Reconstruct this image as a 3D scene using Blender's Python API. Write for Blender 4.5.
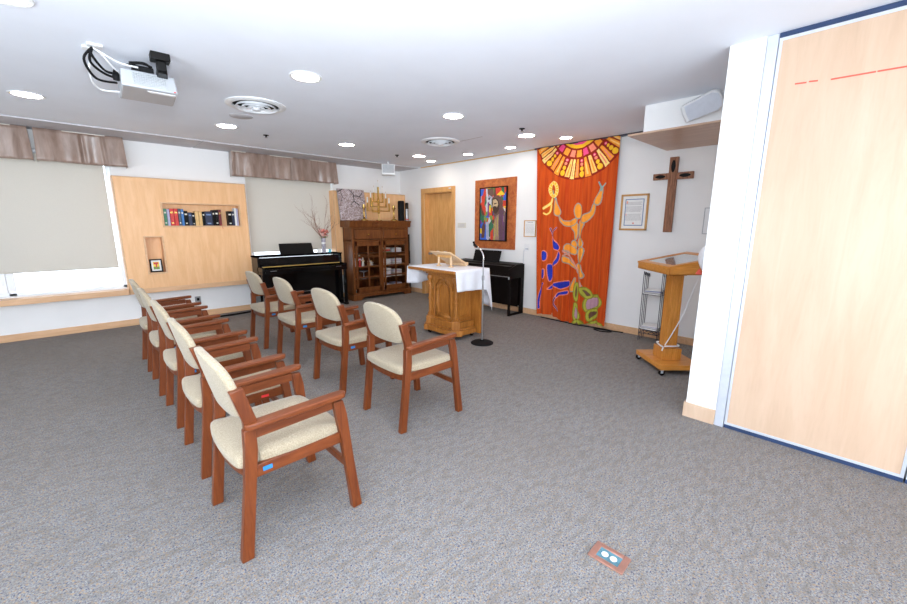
import bpy, bmesh, math, random
import numpy as np
from mathutils import Vector, Matrix
for _o in list(bpy.data.objects): bpy.data.objects.remove(_o)
SC = bpy.context.scene
COL = SC.collection
FLASH, BOUNCE, FILL_L, FILL_R, LAMP = 430, 110, 145, 400, 36   # lamp powers in watts
# ------------------------------------------------------------------ room numbers (metres)
YW, XD, XP, CZ = 7.258, 5.332, 3.26, 2.594
# ------------------------------------------------------------------ camera
cd = bpy.data.cameras.new('camera'); cam = bpy.data.objects.new('camera', cd); COL.objects.link(cam)
cd.sensor_width = 36.0; cd.lens = 393.47 * 36.0 / 907.0; cd.clip_start = .02; cd.clip_end = 100
_p, _r, _y = .1936, .0021, .7647
_f = Vector((math.sin(_y)*math.cos(_p), math.cos(_y)*math.cos(_p), -math.sin(_p)))
_rt = Vector((math.cos(_y), -math.sin(_y), 0)); _up = _rt.cross(_f)
_r2 = math.cos(_r)*_rt + math.sin(_r)*_up; _u2 = -math.sin(_r)*_rt + math.cos(_r)*_up
cam.matrix_world = Matrix(((_r2.x,_u2.x,-_f.x,0),(_r2.y,_u2.y,-_f.y,0),(_r2.z,_u2.z,-_f.z,1.45),(0,0,0,1)))
SC.camera = cam
# ------------------------------------------------------------------ view, world, lights
SC.view_settings.view_transform = 'Standard'; SC.view_settings.look = 'None'
SC.view_settings.gamma = 1; SC.view_settings.use_curve_mapping = False
SC.view_settings.exposure = 0.33
SC.cycles.use_denoising = True
SC.cycles.max_bounces = 10; SC.cycles.diffuse_bounces = 6
SC.cycles.sample_clamp_indirect = 8
W = bpy.data.worlds.new('daylight'); SC.world = W; W.use_nodes = True
W.node_tree.nodes['Background'].inputs[0].default_value = (.85, .93, 1, 1)
W.node_tree.nodes['Background'].inputs[1].default_value = 2.4
def light(name, kind, loc, power, color, size=.1, size_y=None, direction=None, spread=None):
    l = bpy.data.lights.new(name, kind); l.energy = power; l.color = color
    o = bpy.data.objects.new(name, l); COL.objects.link(o); o.location = loc
    if kind == 'AREA':
        l.shape = 'RECTANGLE' if size_y else 'DISK'; l.size = size
        if size_y: l.size_y = size_y
        if spread: l.spread = spread
    else: l.shadow_soft_size = size
    if direction: o.rotation_euler = Vector(direction).to_track_quat('-Z', 'Y').to_euler()
    return o
# the flash fired just above the camera
_c = light('camera_flash', 'SPOT', (0, -.05, 1.79), FLASH, (.84, .92, 1), .05, direction=(.22, .84, .62))
_c.data.spot_size = math.radians(142); _c.data.spot_blend = 1
_b = light('camera_flash_bounce', 'SPOT', (0, -.05, 1.80), BOUNCE, (.84, .92, 1), .05, direction=(.0, .35, 1))
_b.data.spot_size = math.radians(150); _b.data.spot_blend = 1
# added fill lamps, left and rear, brightening the room; those walls have no windows
light('added_fill_left', 'AREA', (-3.3, 1.6, 1.2), FILL_L, (.84, .92, 1), 4.5, 1.9, (1, .15, .7))
light('added_fill_rear', 'AREA', (-.4, -3.3, 1.2), FILL_R, (.84, .92, 1), 5.0, 1.9, (.12, 1, .7))
DOWN = [(-.12,5.43,.1),(1.5,5.45,.1),(3.07,5.45,.1),(4.43,5.47,.1),(-.10,3.21,.1),(1.5,3.25,.1),(3.12,3.26,.1),(4.45,3.27,.1),
        (1.5,1.5,.1),(4.93,5.74,.075),(4.9,4.77,.075),(4.94,3.92,.075),(4.93,2.98,.075)]
# ------------------------------------------------------------------ materials
MATS = {}
def nodes(name):
    m = bpy.data.materials.new(name); m.use_nodes = True; nt = m.node_tree
    return m, nt, nt.nodes['Principled BSDF']
def mix(nt, fac, a, b):
    n = nt.nodes.new('ShaderNodeMix'); n.data_type = 'RGBA'
    for k, v in ((0, fac), (6, a), (7, b)):
        if hasattr(v, 'is_output'): nt.links.new(v, n.inputs[k])
        else: n.inputs[k].default_value = v if k == 0 else (*v, 1)
    return n.outputs[2]
def coords(nt, scale=(1,1,1), rot=(0,0,0)):
    t = nt.nodes.new('ShaderNodeTexCoord'); mp = nt.nodes.new('ShaderNodeMapping')
    mp.inputs[3].default_value = scale; mp.inputs[2].default_value = rot
    nt.links.new(t.outputs['Object'], mp.inputs[0]); return mp.outputs[0]
def noise(nt, vec, scale, detail=3, rough=.55, dist=0):
    n = nt.nodes.new('ShaderNodeTexNoise'); n.inputs['Scale'].default_value = scale; n.inputs['Detail'].default_value = detail
    n.inputs['Roughness'].default_value = rough; n.inputs['Distortion'].default_value = dist
    nt.links.new(vec, n.inputs['Vector']); return n.outputs[0]
def ramp(nt, fac, a, b):
    r = nt.nodes.new('ShaderNodeMapRange'); r.inputs[1].default_value = a; r.inputs[2].default_value = b
    nt.links.new(fac, r.inputs[0]); return r.outputs[0]
def bump(nt, b, h, strength, dist=.01):
    n = nt.nodes.new('ShaderNodeBump'); n.inputs['Strength'].default_value = strength; n.inputs['Distance'].default_value = dist
    nt.links.new(h, n.inputs['Height']); nt.links.new(n.outputs[0], b.inputs['Normal'])
def plain(name, c, rough=.5, metal=0, vary=.06, scale=20, coat=0, bmp=0, emit=None, es=0, spec=None, alpha=None):
    m, nt, b = nodes(name)
    v = noise(nt, coords(nt), scale)
    d = tuple(max(0, x*(1-vary*2)) for x in c)
    nt.links.new(mix(nt, ramp(nt, v, .3, .6), d, c), b.inputs['Base Color'])
    b.inputs['Roughness'].default_value = rough; b.inputs['Metallic'].default_value = metal
    b.inputs['Coat Weight'].default_value = coat
    if spec is not None: b.inputs['Specular IOR Level'].default_value = spec
    if bmp: bump(nt, b, v, bmp)
    if emit: b.inputs['Emission Color'].default_value = (*emit, 1); b.inputs['Emission Strength'].default_value = es
    MATS[name] = m; return m
def wood(name, c1, c2, stretch=(12, 12, 1), scale=3, rough=.4, coat=.15, fig=.35):
    m, nt, b = nodes(name)
    v = coords(nt, stretch)
    n1 = noise(nt, v, scale, 5, .6, .6)
    n2 = noise(nt, v, scale*6, 2, .5)
    c = mix(nt, ramp(nt, n1, .35, .65), c1, c2)
    dk = tuple(x*.72 for x in c1)
    c = mix(nt, mul(nt, ramp(nt, n2, .5, .75), fig), c, dk)
    nt.links.new(c, b.inputs['Base Color'])
    b.inputs['Roughness'].default_value = rough; b.inputs['Coat Weight'].default_value = coat; b.inputs['Coat Roughness'].default_value = .25; b.inputs['Specular IOR Level'].default_value = .3
    MATS[name] = m; return m
def mul(nt, a, k):
    n = nt.nodes.new('ShaderNodeMath'); n.operation = 'MULTIPLY'; n.inputs[1].default_value = k
    nt.links.new(a, n.inputs[0]); return n.outputs[0]
# carpet: blue grey loop pile with tan and dark flecks in short waves
m, nt, b = nodes('carpet'); MATS['carpet'] = m
v = coords(nt, (1, 1, 1))
c = mix(nt, ramp(nt, noise(nt, v, 150, 3, .75), .40, .60), (.14, .14, .144), (.345, .342, .335))
c = mix(nt, ramp(nt, noise(nt, coords(nt, (1, 1, 1), (0, 0, .9)), 95, 2, .6), .55, .62), c, (.36, .255, .16))
c = mix(nt, ramp(nt, noise(nt, coords(nt, (1, 1, 1), (0, 0, .5)), 105, 2, .6), .58, .65), c, (.05, .065, .13))
vv = coords(nt, (1, 2.6, 1), (0, 0, .78))
c = mix(nt, mul(nt, ramp(nt, noise(nt, vv, 13, 3, .6, .4), .45, .65), .5), c, (.16, .135, .115))
c = mix(nt, mul(nt, ramp(nt, noise(nt, v, 1.1, 3), .35, .7), .25), c, (.18, .15, .125))
nt.links.new(c, b.inputs['Base Color']); b.inputs['Roughness'].default_value = .95; b.inputs['Specular IOR Level'].default_value = .1
bump(nt, b, noise(nt, v, 260, 2, .7), .4, .005)
plain('wall_paint', (.84, .84, .835), .7, vary=.012, scale=3, spec=.25)
plain('ceiling_paint', (.85, .885, .96), .8, vary=.015, scale=2, spec=.2)
plain('strip_panel', (.58, .57, .60), .7, vary=.03, scale=6)
plain('white_metal', (.82, .84, .87), .35, vary=.01)
plain('white_plastic', (.8, .81, .82), .4, vary=.015)
plain('projector_white', (.40, .42, .45), .4, vary=.015)
plain('grey_plastic', (.42, .44, .46), .5, vary=.05)
plain('off_white', (.7, .67, .6), .6, vary=.03)
plain('aluminium', (.66, .70, .78), .35, .35, vary=.03)
plain('dark_blue_seal', (.02, .045, .12), .5)
plain('black_gloss', (.003, .003, .0035), .15, vary=.1, coat=.15, spec=.25)
plain('black_satin', (.006, .0055, .0055), .45, vary=.1, spec=.15)
plain('black_lid', (.004, .004, .0045), .6, vary=.1, spec=0)
plain('gold_strip', (.55, .36, .08), .4)
plain('black_matte', (.010, .010, .011), .7, vary=.1, spec=.12)
plain('dark_brown_piano', (.007, .0045, .004), .45, vary=.15, spec=.12)
plain('chrome', (.7, .7, .7), .2, 1, vary=.02)
plain('steel', (.35, .35, .36), .35, .9, vary=.05)
plain('brass', (.62, .42, .12), .25, 1, vary=.1)
plain('ivory_keys', (.8, .78, .7), .3)
m = plain('blind_fabric', (.70, .67, .61), .9, vary=.02, scale=120, spec=.1)
_n = m.node_tree; _t = _n.nodes.new('ShaderNodeBsdfTranslucent'); _t.inputs[0].default_value = (.8, .74, .64, 1); _x = _n.nodes.new('ShaderNodeMixShader'); _x.inputs[0].default_value = .2
_n.links.new(_n.nodes['Principled BSDF'].outputs[0], _x.inputs[1]); _n.links.new(_t.outputs[0], _x.inputs[2]); _n.links.new(_x.outputs[0], _n.nodes['Material Output'].inputs[0])
plain('cloth_white', (.84, .85, .9), .85, vary=.02, scale=30)
plain('paper', (.8, .8, .79), .8, vary=.02)
plain('print_grey', (.35, .35, .36), .8)
plain('print_blue', (.16, .24, .42), .7)
plain('red_ink', (.75, .10, .06), .6); plain('orange_ink', (.9, .42, .28), .6)
plain('red', (.62, .03, .02), .45); plain('green', (.05, .22, .12), .5); plain('lilac', (.45, .42, .6), .5)
plain('slate', (.05, .07, .11), .4); plain('blue', (.03, .18, .5), .4); plain('navy', (.012, .02, .06), .4)
plain('tan', (.72, .45, .18), .5); plain('maroon', (.16, .015, .02), .4); plain('yellow', (.85, .6, .05), .5)
plain('label_blue', (.02, .20, .5), .5); plain('label_red', (.85, .04, .04), .5)
plain('pink_petals', (.9, .32, .26), .7, vary=.2, scale=60); plain('pale_petals', (.9, .6, .55), .7); plain('leaf_green', (.2, .35, .08), .6, vary=.2)
plain('twig', (.30, .15, .10), .8); plain('vase_glass', (.5, .48, .55), .2, vary=.3, scale=40)
plain('cyan_glass', (.1, .5, .6), .2); plain('candle_wax', (.85, .83, .8), .5); plain('flame_tip', (.5, .3, .15), .5)
plain('copper_plate', (.40, .20, .15), .35, .4, vary=.08); plain('outlet_blue', (.10, .24, .30), .4, vary=.2, scale=60)
plain('wire_dark', (.05, .045, .07), .4, .5)
plain('mirror_glass', (.30, .32, .34), .05, .0, vary=.02, coat=1, spec=1)
plain('balloon_white', (.85, .88, .93), .3)
m, nt, b = nodes('lamp_disc'); MATS['lamp_disc'] = m
b.inputs['Emission Color'].default_value = (1, .88, .75, 1); b.inputs['Emission Strength'].default_value = LAMP; b.inputs['Base Color'].default_value = (.8, .8, .8, 1)
m, nt, b = nodes('glass'); MATS['glass'] = m
b.inputs['Transmission Weight'].default_value = 1; b.inputs['Roughness'].default_value = .02; b.inputs['IOR'].default_value = 1.1
b.inputs['Base Color'].default_value = (.97, .98, 1, 1)
m, nt, b = nodes('satin_fabric'); MATS['satin_fabric'] = m
n = noise(nt, coords(nt, (3, 3, .6)), 5, 3, .6, .5)
nt.links.new(mix(nt, ramp(nt, n, .3, .7), (.20, .125, .092), (.38, .275, .225)), b.inputs['Base Color'])
b.inputs['Roughness'].default_value = .33; b.inputs['Sheen Weight'].default_value = .3; b.inputs['Specular IOR Level'].default_value = .7
m, nt, b = nodes('upholstery'); MATS['upholstery'] = m
n = noise(nt, coords(nt), 170, 3, .6)
c = mix(nt, ramp(nt, n, .35, .65), (.29, .232, .152), (.44, .37, .26))
c = mix(nt, mul(nt, ramp(nt, noise(nt, coords(nt), 7, 2), .45, .7), .3), c, (.33, .27, .185))
nt.links.new(c, b.inputs['Base Color']); b.inputs['Roughness'].default_value = .9; b.inputs['Sheen Weight'].default_value = .2
bump(nt, b, n, .15, .004)
wood('cherry_wood', (.115, .025, .006), (.195, .048, .011), (14, 14, 1.2), 3, .4, .12)
wood('cherry_wood_x', (.12, .027, .007), (.205, .052, .013), (1.2, 14, 14), 3, .4, .12)
wood('oak_altar', (.30, .105, .016), (.46, .18, .034), (10, 10, 1), 4, .4, .2, .6)
wood('oak_lectern', (.52, .195, .028), (.68, .29, .055), (12, 12, 1), 5, .35, .3, .6)
wood('oak_flat', (.56, .215, .032), (.70, .30, .06), (1, 10, 10), 4, .35, .3, .5)
wood('cabinet_wood', (.10, .028, .006), (.19, .062, .015), (8, 8, 1), 3, .4, .08)
wood('maple_panel', (.78, .445, .215), (.85, .52, .275), (8, 8, 1), 2.5, .45, .1, .15)
wood('maple_trim', (.62, .37, .20), (.72, .45, .26), (1, 12, 12), 2.5, .45, .1, .15)
wood('shelf_board', (.52, .33, .23), (.62, .42, .30), (10, 1, 10), 2.5, .4, .1, .15)
wood('door_wood', (.60, .30, .095), (.72, .39, .145), (6, 6, 1), 3, .4, .15, .2)
wood('frame_wood', (.52, .27, .08), (.62, .34, .12), (8, 8, 2), 4, .4, .2)
wood('pale_wood', (.62, .42, .24), (.74, .53, .33), (3, 12, 12), 4, .45, .1)
wood('walnut', (.17, .062, .028), (.38, .17, .085), (14, 14, 1.3), 5, .4, .1, .6)
wood('pale_maple', (.58, .405, .28), (.64, .465, .335), (6, 6, .7), 1.6, .35, .15, .12)
m, nt, b = nodes('mat_orange'); MATS['mat_orange'] = m
n = noise(nt, coords(nt), 14, 4, .65, .8)
nt.links.new(mix(nt, ramp(nt, n, .35, .65), (.34, .07, .015), (.55, .17, .04)), b.inputs['Base Color']); b.inputs['Roughness'].default_value = .6
m, nt, b = nodes('blossom_print'); MATS['blossom_print'] = m
n = noise(nt, coords(nt), 48, 4, .8, .3); n2 = noise(nt, coords(nt), 12, 3, .6)
c = mix(nt, ramp(nt, n, .46, .56), (.20, .13, .12), (.62, .55, .58)); c = mix(nt, mul(nt, ramp(nt, n2, .5, .7), .5), c, (.2, .11, .09))
nt.links.new(c, b.inputs['Base Color']); b.inputs['Roughness'].default_value = .6
# ------------------------------------------------------------------ mesh helpers
class MB:
    def __init__(s): s.b = bmesh.new(); s.slots = []
    def _m(s, mat):
        if mat is None: return 0
        if mat not in s.slots: s.slots.append(mat)
        return s.slots.index(mat)
    def face(s, vs, mi=0):
        try: f = s.b.faces.new(vs); f.material_index = mi; f.smooth = True; return f
        except ValueError: return None
    def box(s, x0, y0, z0, x1, y1, z1, mat=None, M=None):
        x0, x1 = sorted((x0, x1)); y0, y1 = sorted((y0, y1)); z0, z1 = sorted((z0, z1))
        P = [(x0,y0,z0),(x1,y0,z0),(x1,y1,z0),(x0,y1,z0),(x0,y0,z1),(x1,y0,z1),(x1,y1,z1),(x0,y1,z1)]
        return s.hexa(P, mat, M)
    def hexa(s, P, mat=None, M=None):
        mi = s._m(mat); v = [s.b.verts.new(M @ Vector(p) if M else p) for p in P]
        for q in ((3,2,1,0),(4,5,6,7),(0,1,5,4),(1,2,6,5),(2,3,7,6),(3,0,4,7)): s.face([v[i] for i in q], mi)
        return s
    def prism(s, poly, axis, a, b_, mat=None, M=None):
        """poly in the two other axes (in order) extruded along axis from a to b_"""
        mi = s._m(mat)
        def P(p, t):
            c = {'x': (t, p[0], p[1]), 'y': (p[0], t, p[1]), 'z': (p[0], p[1], t)}[axis]
            return M @ Vector(c) if M else Vector(c)
        A = [s.b.verts.new(P(p, a)) for p in poly]; B = [s.b.verts.new(P(p, b_)) for p in poly]
        n = len(poly); s.face(A[::-1], mi); s.face(B, mi)
        for i in range(n): s.face([A[i], A[(i+1) % n], B[(i+1) % n], B[i]], mi)
        return s
    def tube(s, pts, r, mat=None, n=8, caps=True, closed=False):
        mi = s._m(mat); pts = [Vector(p) for p in pts]; rings = []; N = len(pts)
        rr = r if isinstance(r, (list, tuple)) else [r]*N
        prev = None
        for i, p in enumerate(pts):
            if closed: t = pts[(i+1) % N] - pts[i-1]
            else: t = pts[min(i+1, N-1)] - pts[max(i-1, 0)]
            t.normalize()
            if prev is None: a = t.orthogonal().normalized()
            else:
                a = prev - t*prev.dot(t); a = a.normalized() if a.length > 1e-6 else t.orthogonal().normalized()
            prev = a; c = t.cross(a)
            rings.append([s.b.verts.new(p + (a*math.cos(2*math.pi*k/n) + c*math.sin(2*math.pi*k/n))*rr[i]) for k in range(n)])
        for i in range(N if closed else N-1):
            A, B = rings[i], rings[(i+1) % N]
            for k in range(n): s.face([A[k], A[(k+1) % n], B[(k+1) % n], B[k]], mi)
        if caps and not closed: s.face(rings[0][::-1], mi); s.face(rings[-1], mi)
        return s
    def lathe(s, prof, c=(0,0,0), mat=None, n=20, M=None, cap=True):
        """prof: list of (radius, z)"""
        mi = s._m(mat); rings = []
        for r, z in prof:
            if r < 1e-5:
                p = Vector((c[0], c[1], c[2]+z)); rings.append([s.b.verts.new(M @ p if M else p)])
            else:
                q = []
                for k in range(n):
                    p = Vector((c[0]+r*math.cos(2*math.pi*k/n), c[1]+r*math.sin(2*math.pi*k/n), c[2]+z)); q.append(s.b.verts.new(M @ p if M else p))
                rings.append(q)
        for A, B in zip(rings, rings[1:]):
            for k in range(n):
                a = [A[k % len(A)], A[(k+1) % len(A)]] if len(A) > 1 else [A[0]]
                bb = [B[(k+1) % len(B)], B[k % len(B)]] if len(B) > 1 else [B[0]]
                s.face(a+bb, mi)
        if cap and len(rings[0]) > 1: s.face(rings[0][::-1], mi)
        if cap and len(rings[-1]) > 1: s.face(rings[-1], mi)
        return s
    def grid(s, fn, nu, nv, mat=None, mfn=None, flip=False):
        V = [[s.b.verts.new(fn(i/nu, j/nv)) for j in range(nv+1)] for i in range(nu+1)]; mi = s._m(mat)
        for i in range(nu):
            for j in range(nv):
                q = [V[i][j], V[i+1][j], V[i+1][j+1], V[i][j+1]]
                s.face(q[::-1] if flip else q, s._m(mfn((i+.5)/nu, (j+.5)/nv)) if mfn else mi)
        return s
    def done(s, name, mat, parent=None, bevel=0, seg=2, label=None, solid=0, angle=40, subsurf=0):
        bmesh.ops.recalc_face_normals(s.b, faces=s.b.faces)
        lim = math.radians(angle)
        for e in s.b.edges:
            if len(e.link_faces) == 2 and e.calc_face_angle(0) > lim: e.smooth = False
        me = bpy.data.meshes.new(name); s.b.to_mesh(me); s.b.free()
        if s.slots:
            for k in s.slots: me.materials.append(MATS[k])
        else: me.materials.append(MATS[mat])
        o = bpy.data.objects.new(name, me); COL.objects.link(o)
        if parent is not None: o.parent = parent
        if solid: md = o.modifiers.new('solid', 'SOLIDIFY'); md.thickness = solid; md.offset = 0
        if bevel:
            md = o.modifiers.new('bevel', 'BEVEL'); md.width = bevel; md.segments = seg; md.limit_method = 'ANGLE'; md.angle_limit = math.radians(38); md.harden_normals = False
        if subsurf: md = o.modifiers.new('sub', 'SUBSURF'); md.levels = subsurf; md.render_levels = subsurf
        if label: o['label'] = label
        return o
def box(name, mat, *a, parent=None, bevel=0, label=None, M=None):
    return MB().box(*a, M=M).done(name, mat, parent, bevel, label=label)
def thing(name, label, cat, loc=(0,0,0), rz=0, group=None):
    o = bpy.data.objects.new(name, None); COL.objects.link(o); o.location = loc; o.rotation_euler = (0, 0, rz)
    o.empty_display_size = .1; o['label'] = label; o['category'] = cat
    if group: o['group'] = group
    return o
def tag(o, label, cat, group=None, kind=None):
    o['label'] = label; o['category'] = cat
    if group: o['group'] = group
    if kind: o['kind'] = kind
    return o
def struct(o, label=None):
    o['kind'] = 'structure'
    if label: o['label'] = label
    return o
def dup(root, loc, rz=None, label=None, group=None):
    r = root.copy(); COL.objects.link(r); r.location = loc
    if rz is not None: r.rotation_euler = (0, 0, rz)
    if label: r['label'] = label
    if group: r['group'] = group
    for ch in list(root.children):
        c = ch.copy(); COL.objects.link(c); c.parent = r
        for g in list(ch.children):
            d = g.copy(); COL.objects.link(d); d.parent = c
    return r
def smooth(pts, n=6, closed=False):
    P = [Vector(p) for p in pts]; out = []; N = len(P)
    for i in range(N if closed else N-1):
        p0 = P[(i-1) % N] if closed else P[max(i-1, 0)]; p1 = P[i]; p2 = P[(i+1) % N]; p3 = P[(i+2) % N] if closed else P[min(i+2, N-1)]
        for k in range(n):
            t = k/n; out.append(.5*((2*p1)+(p2-p0)*t+(2*p0-5*p1+4*p2-p3)*t*t+(3*p1-p0-3*p2+p3)*t**3))
    if not closed: out.append(P[-1])
    return out
def inpoly(X, Y, poly):
    ins = np.zeros(X.shape, bool); n = len(poly)
    for i in range(n):
        x1, y1 = poly[i][:2]; x2, y2 = poly[(i+1) % n][:2]
        if y1 == y2: continue
        c = ((y1 > Y) != (y2 > Y)) & (X < (x2-x1)*(Y-y1)/(y2-y1)+x1); ins ^= c
    return ins
def dist_line(X, Y, pts, closed=False):
    d = np.full(X.shape, 9.0); n = len(pts)
    for i in range(n if closed else n-1):
        x1, y1 = pts[i][:2]; x2, y2 = pts[(i+1) % n][:2]; dx, dy = x2-x1, y2-y1
        t = np.clip(((X-x1)*dx+(Y-y1)*dy)/max(dx*dx+dy*dy, 1e-12), 0, 1)
        d = np.minimum(d, np.hypot(X-x1-t*dx, Y-y1-t*dy))
    return d
def numgrid(name, nu, nv, posfn, idx, mats, parent=None):
    """a surface of nu x nv cells; posfn takes arrays u, v and gives x, y, z; idx[nu, nv] picks the colour of each cell"""
    u, v = np.meshgrid(np.linspace(0, 1, nu+1), np.linspace(0, 1, nv+1), indexing='ij')
    x, y, z = posfn(u, v); co = np.stack([x, y, z], -1).reshape(-1, 3)
    i, j = np.meshgrid(np.arange(nu), np.arange(nv), indexing='ij'); a = i*(nv+1)+j
    F = np.stack([a, a+nv+1, a+nv+2, a+1], -1).reshape(-1, 4)
    me = bpy.data.meshes.new(name); me.vertices.add(len(co)); me.vertices.foreach_set('co', co.ravel())
    me.loops.add(F.size); me.loops.foreach_set('vertex_index', F.ravel().astype(np.int32))
    me.polygons.add(len(F)); me.polygons.foreach_set('loop_start', np.arange(0, F.size, 4, dtype=np.int32))
    me.polygons.foreach_set('loop_total', np.full(len(F), 4, np.int32))
    for k in mats: me.materials.append(MATS[k])
    me.polygons.foreach_set('material_index', idx.reshape(-1).astype(np.int32))
    me.update(calc_edges=True); me.validate(); me.shade_smooth()
    o = bpy.data.objects.new(name, me); COL.objects.link(o)
    if parent is not None: o.parent = parent
    return o
# ================================================================== THE ROOM
struct(box('floor', 'carpet', -3.6, -3.6, -.1, XD+.2, YW+.2, 0), 'grey flecked loop-pile carpet')
struct(box('ceiling', 'ceiling_paint', -3.6, -3.6, CZ, XD+.3, YW+.3, CZ+.12), 'smooth bluish white ceiling')
# window wall, with the two window openings
w = MB(); T = .22
for x0, z0, x1, z1 in ((-3.6, 0, .5, .56), (-3.6, 2.3, .5, CZ), (-3.6, .56, -2.2, 2.3), (.5, 0, 2.2, CZ), (2.2, 0, 3.74, .56), (2.2, 2.3, 3.74, CZ), (3.74, 0, XD+.2, CZ)):
    w.box(x0, YW, z0, x1, YW+T, z1)
struct(w.done('wall_back', 'wall_paint'), 'white wall with the windows')
w = MB()
for y0, z0, y1, z1 in ((-.2, 0, 5.60, CZ), (5.60, 2.08, 6.43, CZ), (6.43, 0, YW+.2, CZ)):
    w.box(XD, y0, z0, XD+T, y1, z1)
struct(w.done('wall_right', 'wall_paint'), 'white wall with the door and the banner')
struct(box('wall_left', 'wall_paint', -3.6, -3.6, 0, -3.45, YW, CZ))
struct(box('wall_front', 'wall_paint', -3.6, -3.6, 0, XP+.2, -3.45, CZ))
struct(box('wall_pillar', 'wall_paint', XP, .605, 0, XP+.19, .80, CZ), 'white end of wall beside the folding partition')
struct(box('wall_alcove', 'wall_paint', XP+.19, .45, 0, XD, .605, CZ))
struct(box('wall_bulkhead', 'wall_paint', 4.213, .61, 2.352, XD-.002, 1.69, CZ-.001), 'white boxed bulkhead under the ceiling')
# wooden baseboards
struct(box('baseboard_back', 'maple_trim', -3.4, YW-.015, 0, XD-.02, YW, .092, bevel=.003))
w = MB(); w.box(XD-.015, .62, 0, XD, 5.508, .092); w.box(XD-.015, 6.52, 0, XD, YW-.016, .092)
struct(w.done('baseboard_right', 'maple_trim', bevel=.003))
w = MB(); w.box(XP-.014, .605, 0, XP, .814, .115); w.box(XP, .80, 0, XP+.2, .814, .115)
struct(w.done('baseboard_pillar', 'pale_maple', bevel=.003))
# grey ceiling strip of long panels over the windows
w = MB(); e = [-3.4, -1.2, 1.49, 2.12, 3.9, XD-.01]
for a, b_ in zip(e, e[1:]): w.box(a+.012, 6.59, CZ-.012, b_-.012, YW-.001, CZ+.002)
w.box(-3.4, 6.6, CZ-.005, XD-.01, YW-.001, CZ+.002)
struct(w.done('trim_1', 'strip_panel', bevel=.002), 'grey panel strip in the ceiling above the windows')
# wood ledge below the windows
struct(box('trim_2', 'maple_trim', -3.4, 7.08, .474, .49, YW+.06, .546, bevel=.004), 'wooden ledge under the window')
struct(box('trim_3', 'maple_trim', 2.14, 7.08, .474, 3.65, YW+.06, .546, bevel=.004))
# thin track along the top of the door wall
w = MB(); w.box(XD-.03, 3.73, CZ-.014, XD-.001, 6.5, CZ-.001, 'tan'); w.box(XD-.06, 1.7, CZ-.02, XD-.001, 3.72, CZ-.001, 'wire_dark')
struct(w.done('trim_4', None), 'thin slot along the top of the wall')
# seam in the ceiling by the far diffuser
struct(MB().box(4.08, 3.72, CZ-.0015, 4.1, 4.25, CZ+.001).done('trim_5', 'strip_panel'))
# windows
def window(name, x0, x1, mull, sash):
    root = thing(name, 'white framed window behind cream blinds', 'window', (0, 0, 0)); del root['category']; root['kind'] = 'structure'
    f = MB(); z0, z1 = .56, 2.3; ya, yb = YW+.06, YW+.13; t = .05
    f.box(x0, ya, z0, x0+t, yb, z1).box(x1-t, ya, z0, x1, yb, z1).box(x0, ya, z0, x1, yb, z0+.035).box(x0, ya, z1-t, x1, yb, z1)
    for q in mull: f.box(q-.035, ya, z0, q+.035, yb, z1)
    for a, b_ in sash:
        f.box(a, ya-.015, z0+.035, b_, yb-.02, z0+.09).box(a, ya-.015, z0+.09, a+.05, yb-.02, z1-.05).box(b_-.05, ya-.015, z0+.09, b_, yb-.02, z1-.05)
    f.done('window_frame', 'white_metal', root, .004)
    MB().box(x0+.02, YW+.095, z0+.02, x1-.02, YW+.101, z1-.02).done('window_pane', 'glass', root)
window('window_1', -2.2, .5, (-.62,), ((-1.35, -.655),))
window('window_2', 2.2, 3.74, (), ())
# the door
dr = thing('door_1', 'plain wooden door in a wooden frame', 'door', (XD, 6.0, 0)); del dr['category']; dr['kind'] = 'structure'
f = MB()
f.box(-.02, -.49, 0, .0, -.40, 2.17).box(-.02, .43, 0, .0, .516, 2.17).box(-.02, -.40, 2.08, 0, .43, 2.17)
f.box(0, -.40, 0, .15, -.385, 2.08).box(0, .415, 0, .15, .43, 2.08).box(0, -.385, 2.065, .15, .415, 2.08)
f.done('door_frame', 'door_wood', dr, .003)
lf = box('door_leaf', 'door_wood', .10, -.383, .008, .14, .413, 2.063, parent=dr, bevel=.002)
h = MB(); h.lathe([(.026, 0), (.026, .008), (.012, .01), (.012, .04), (.026, .05), (.028, .065), (.018, .075), (0, .076)], (0, 0, 0), n=14, M=Matrix.Translation((.10, .33, .86)) @ Matrix.Rotation(-math.pi/2, 4, 'Y'))
h.done('door_handle', 'steel', lf)
box('door_closer', 'aluminium', -.03, -.39, 2.125, -.02, -.33, 2.145, parent=dr)
# roller blinds
def blind(name, x0, x1, zb, label):
    t = thing('roller_blind', label, 'blind', (x0, YW-.01, zb), group='cream roller blinds')
    b = MB(); b.box(0, -.002, 0, x1-x0, .001, 2.31-zb); b.done('blind_fabric', 'blind_fabric', t)
    MB().tube([(0, 0, .005), (x1-x0, 0, .005)], .009, n=8).done('hem_bar', 'blind_fabric', t)
    MB().tube([(0, -.02, 2.33-zb), (x1-x0, -.02, 2.33-zb)], .03, n=12).done('roller', 'white_metal', t)
blind('b', -.70, .43, .855, 'wide cream roller blind drawn over the bright window left of the book panel')
blind('b', -2.15, -.72, .855, 'cream roller blind cut off by the left edge of the photo')
blind('b', 2.19, 3.69, .985, 'cream roller blind behind the flower vase and upright piano')
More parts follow.
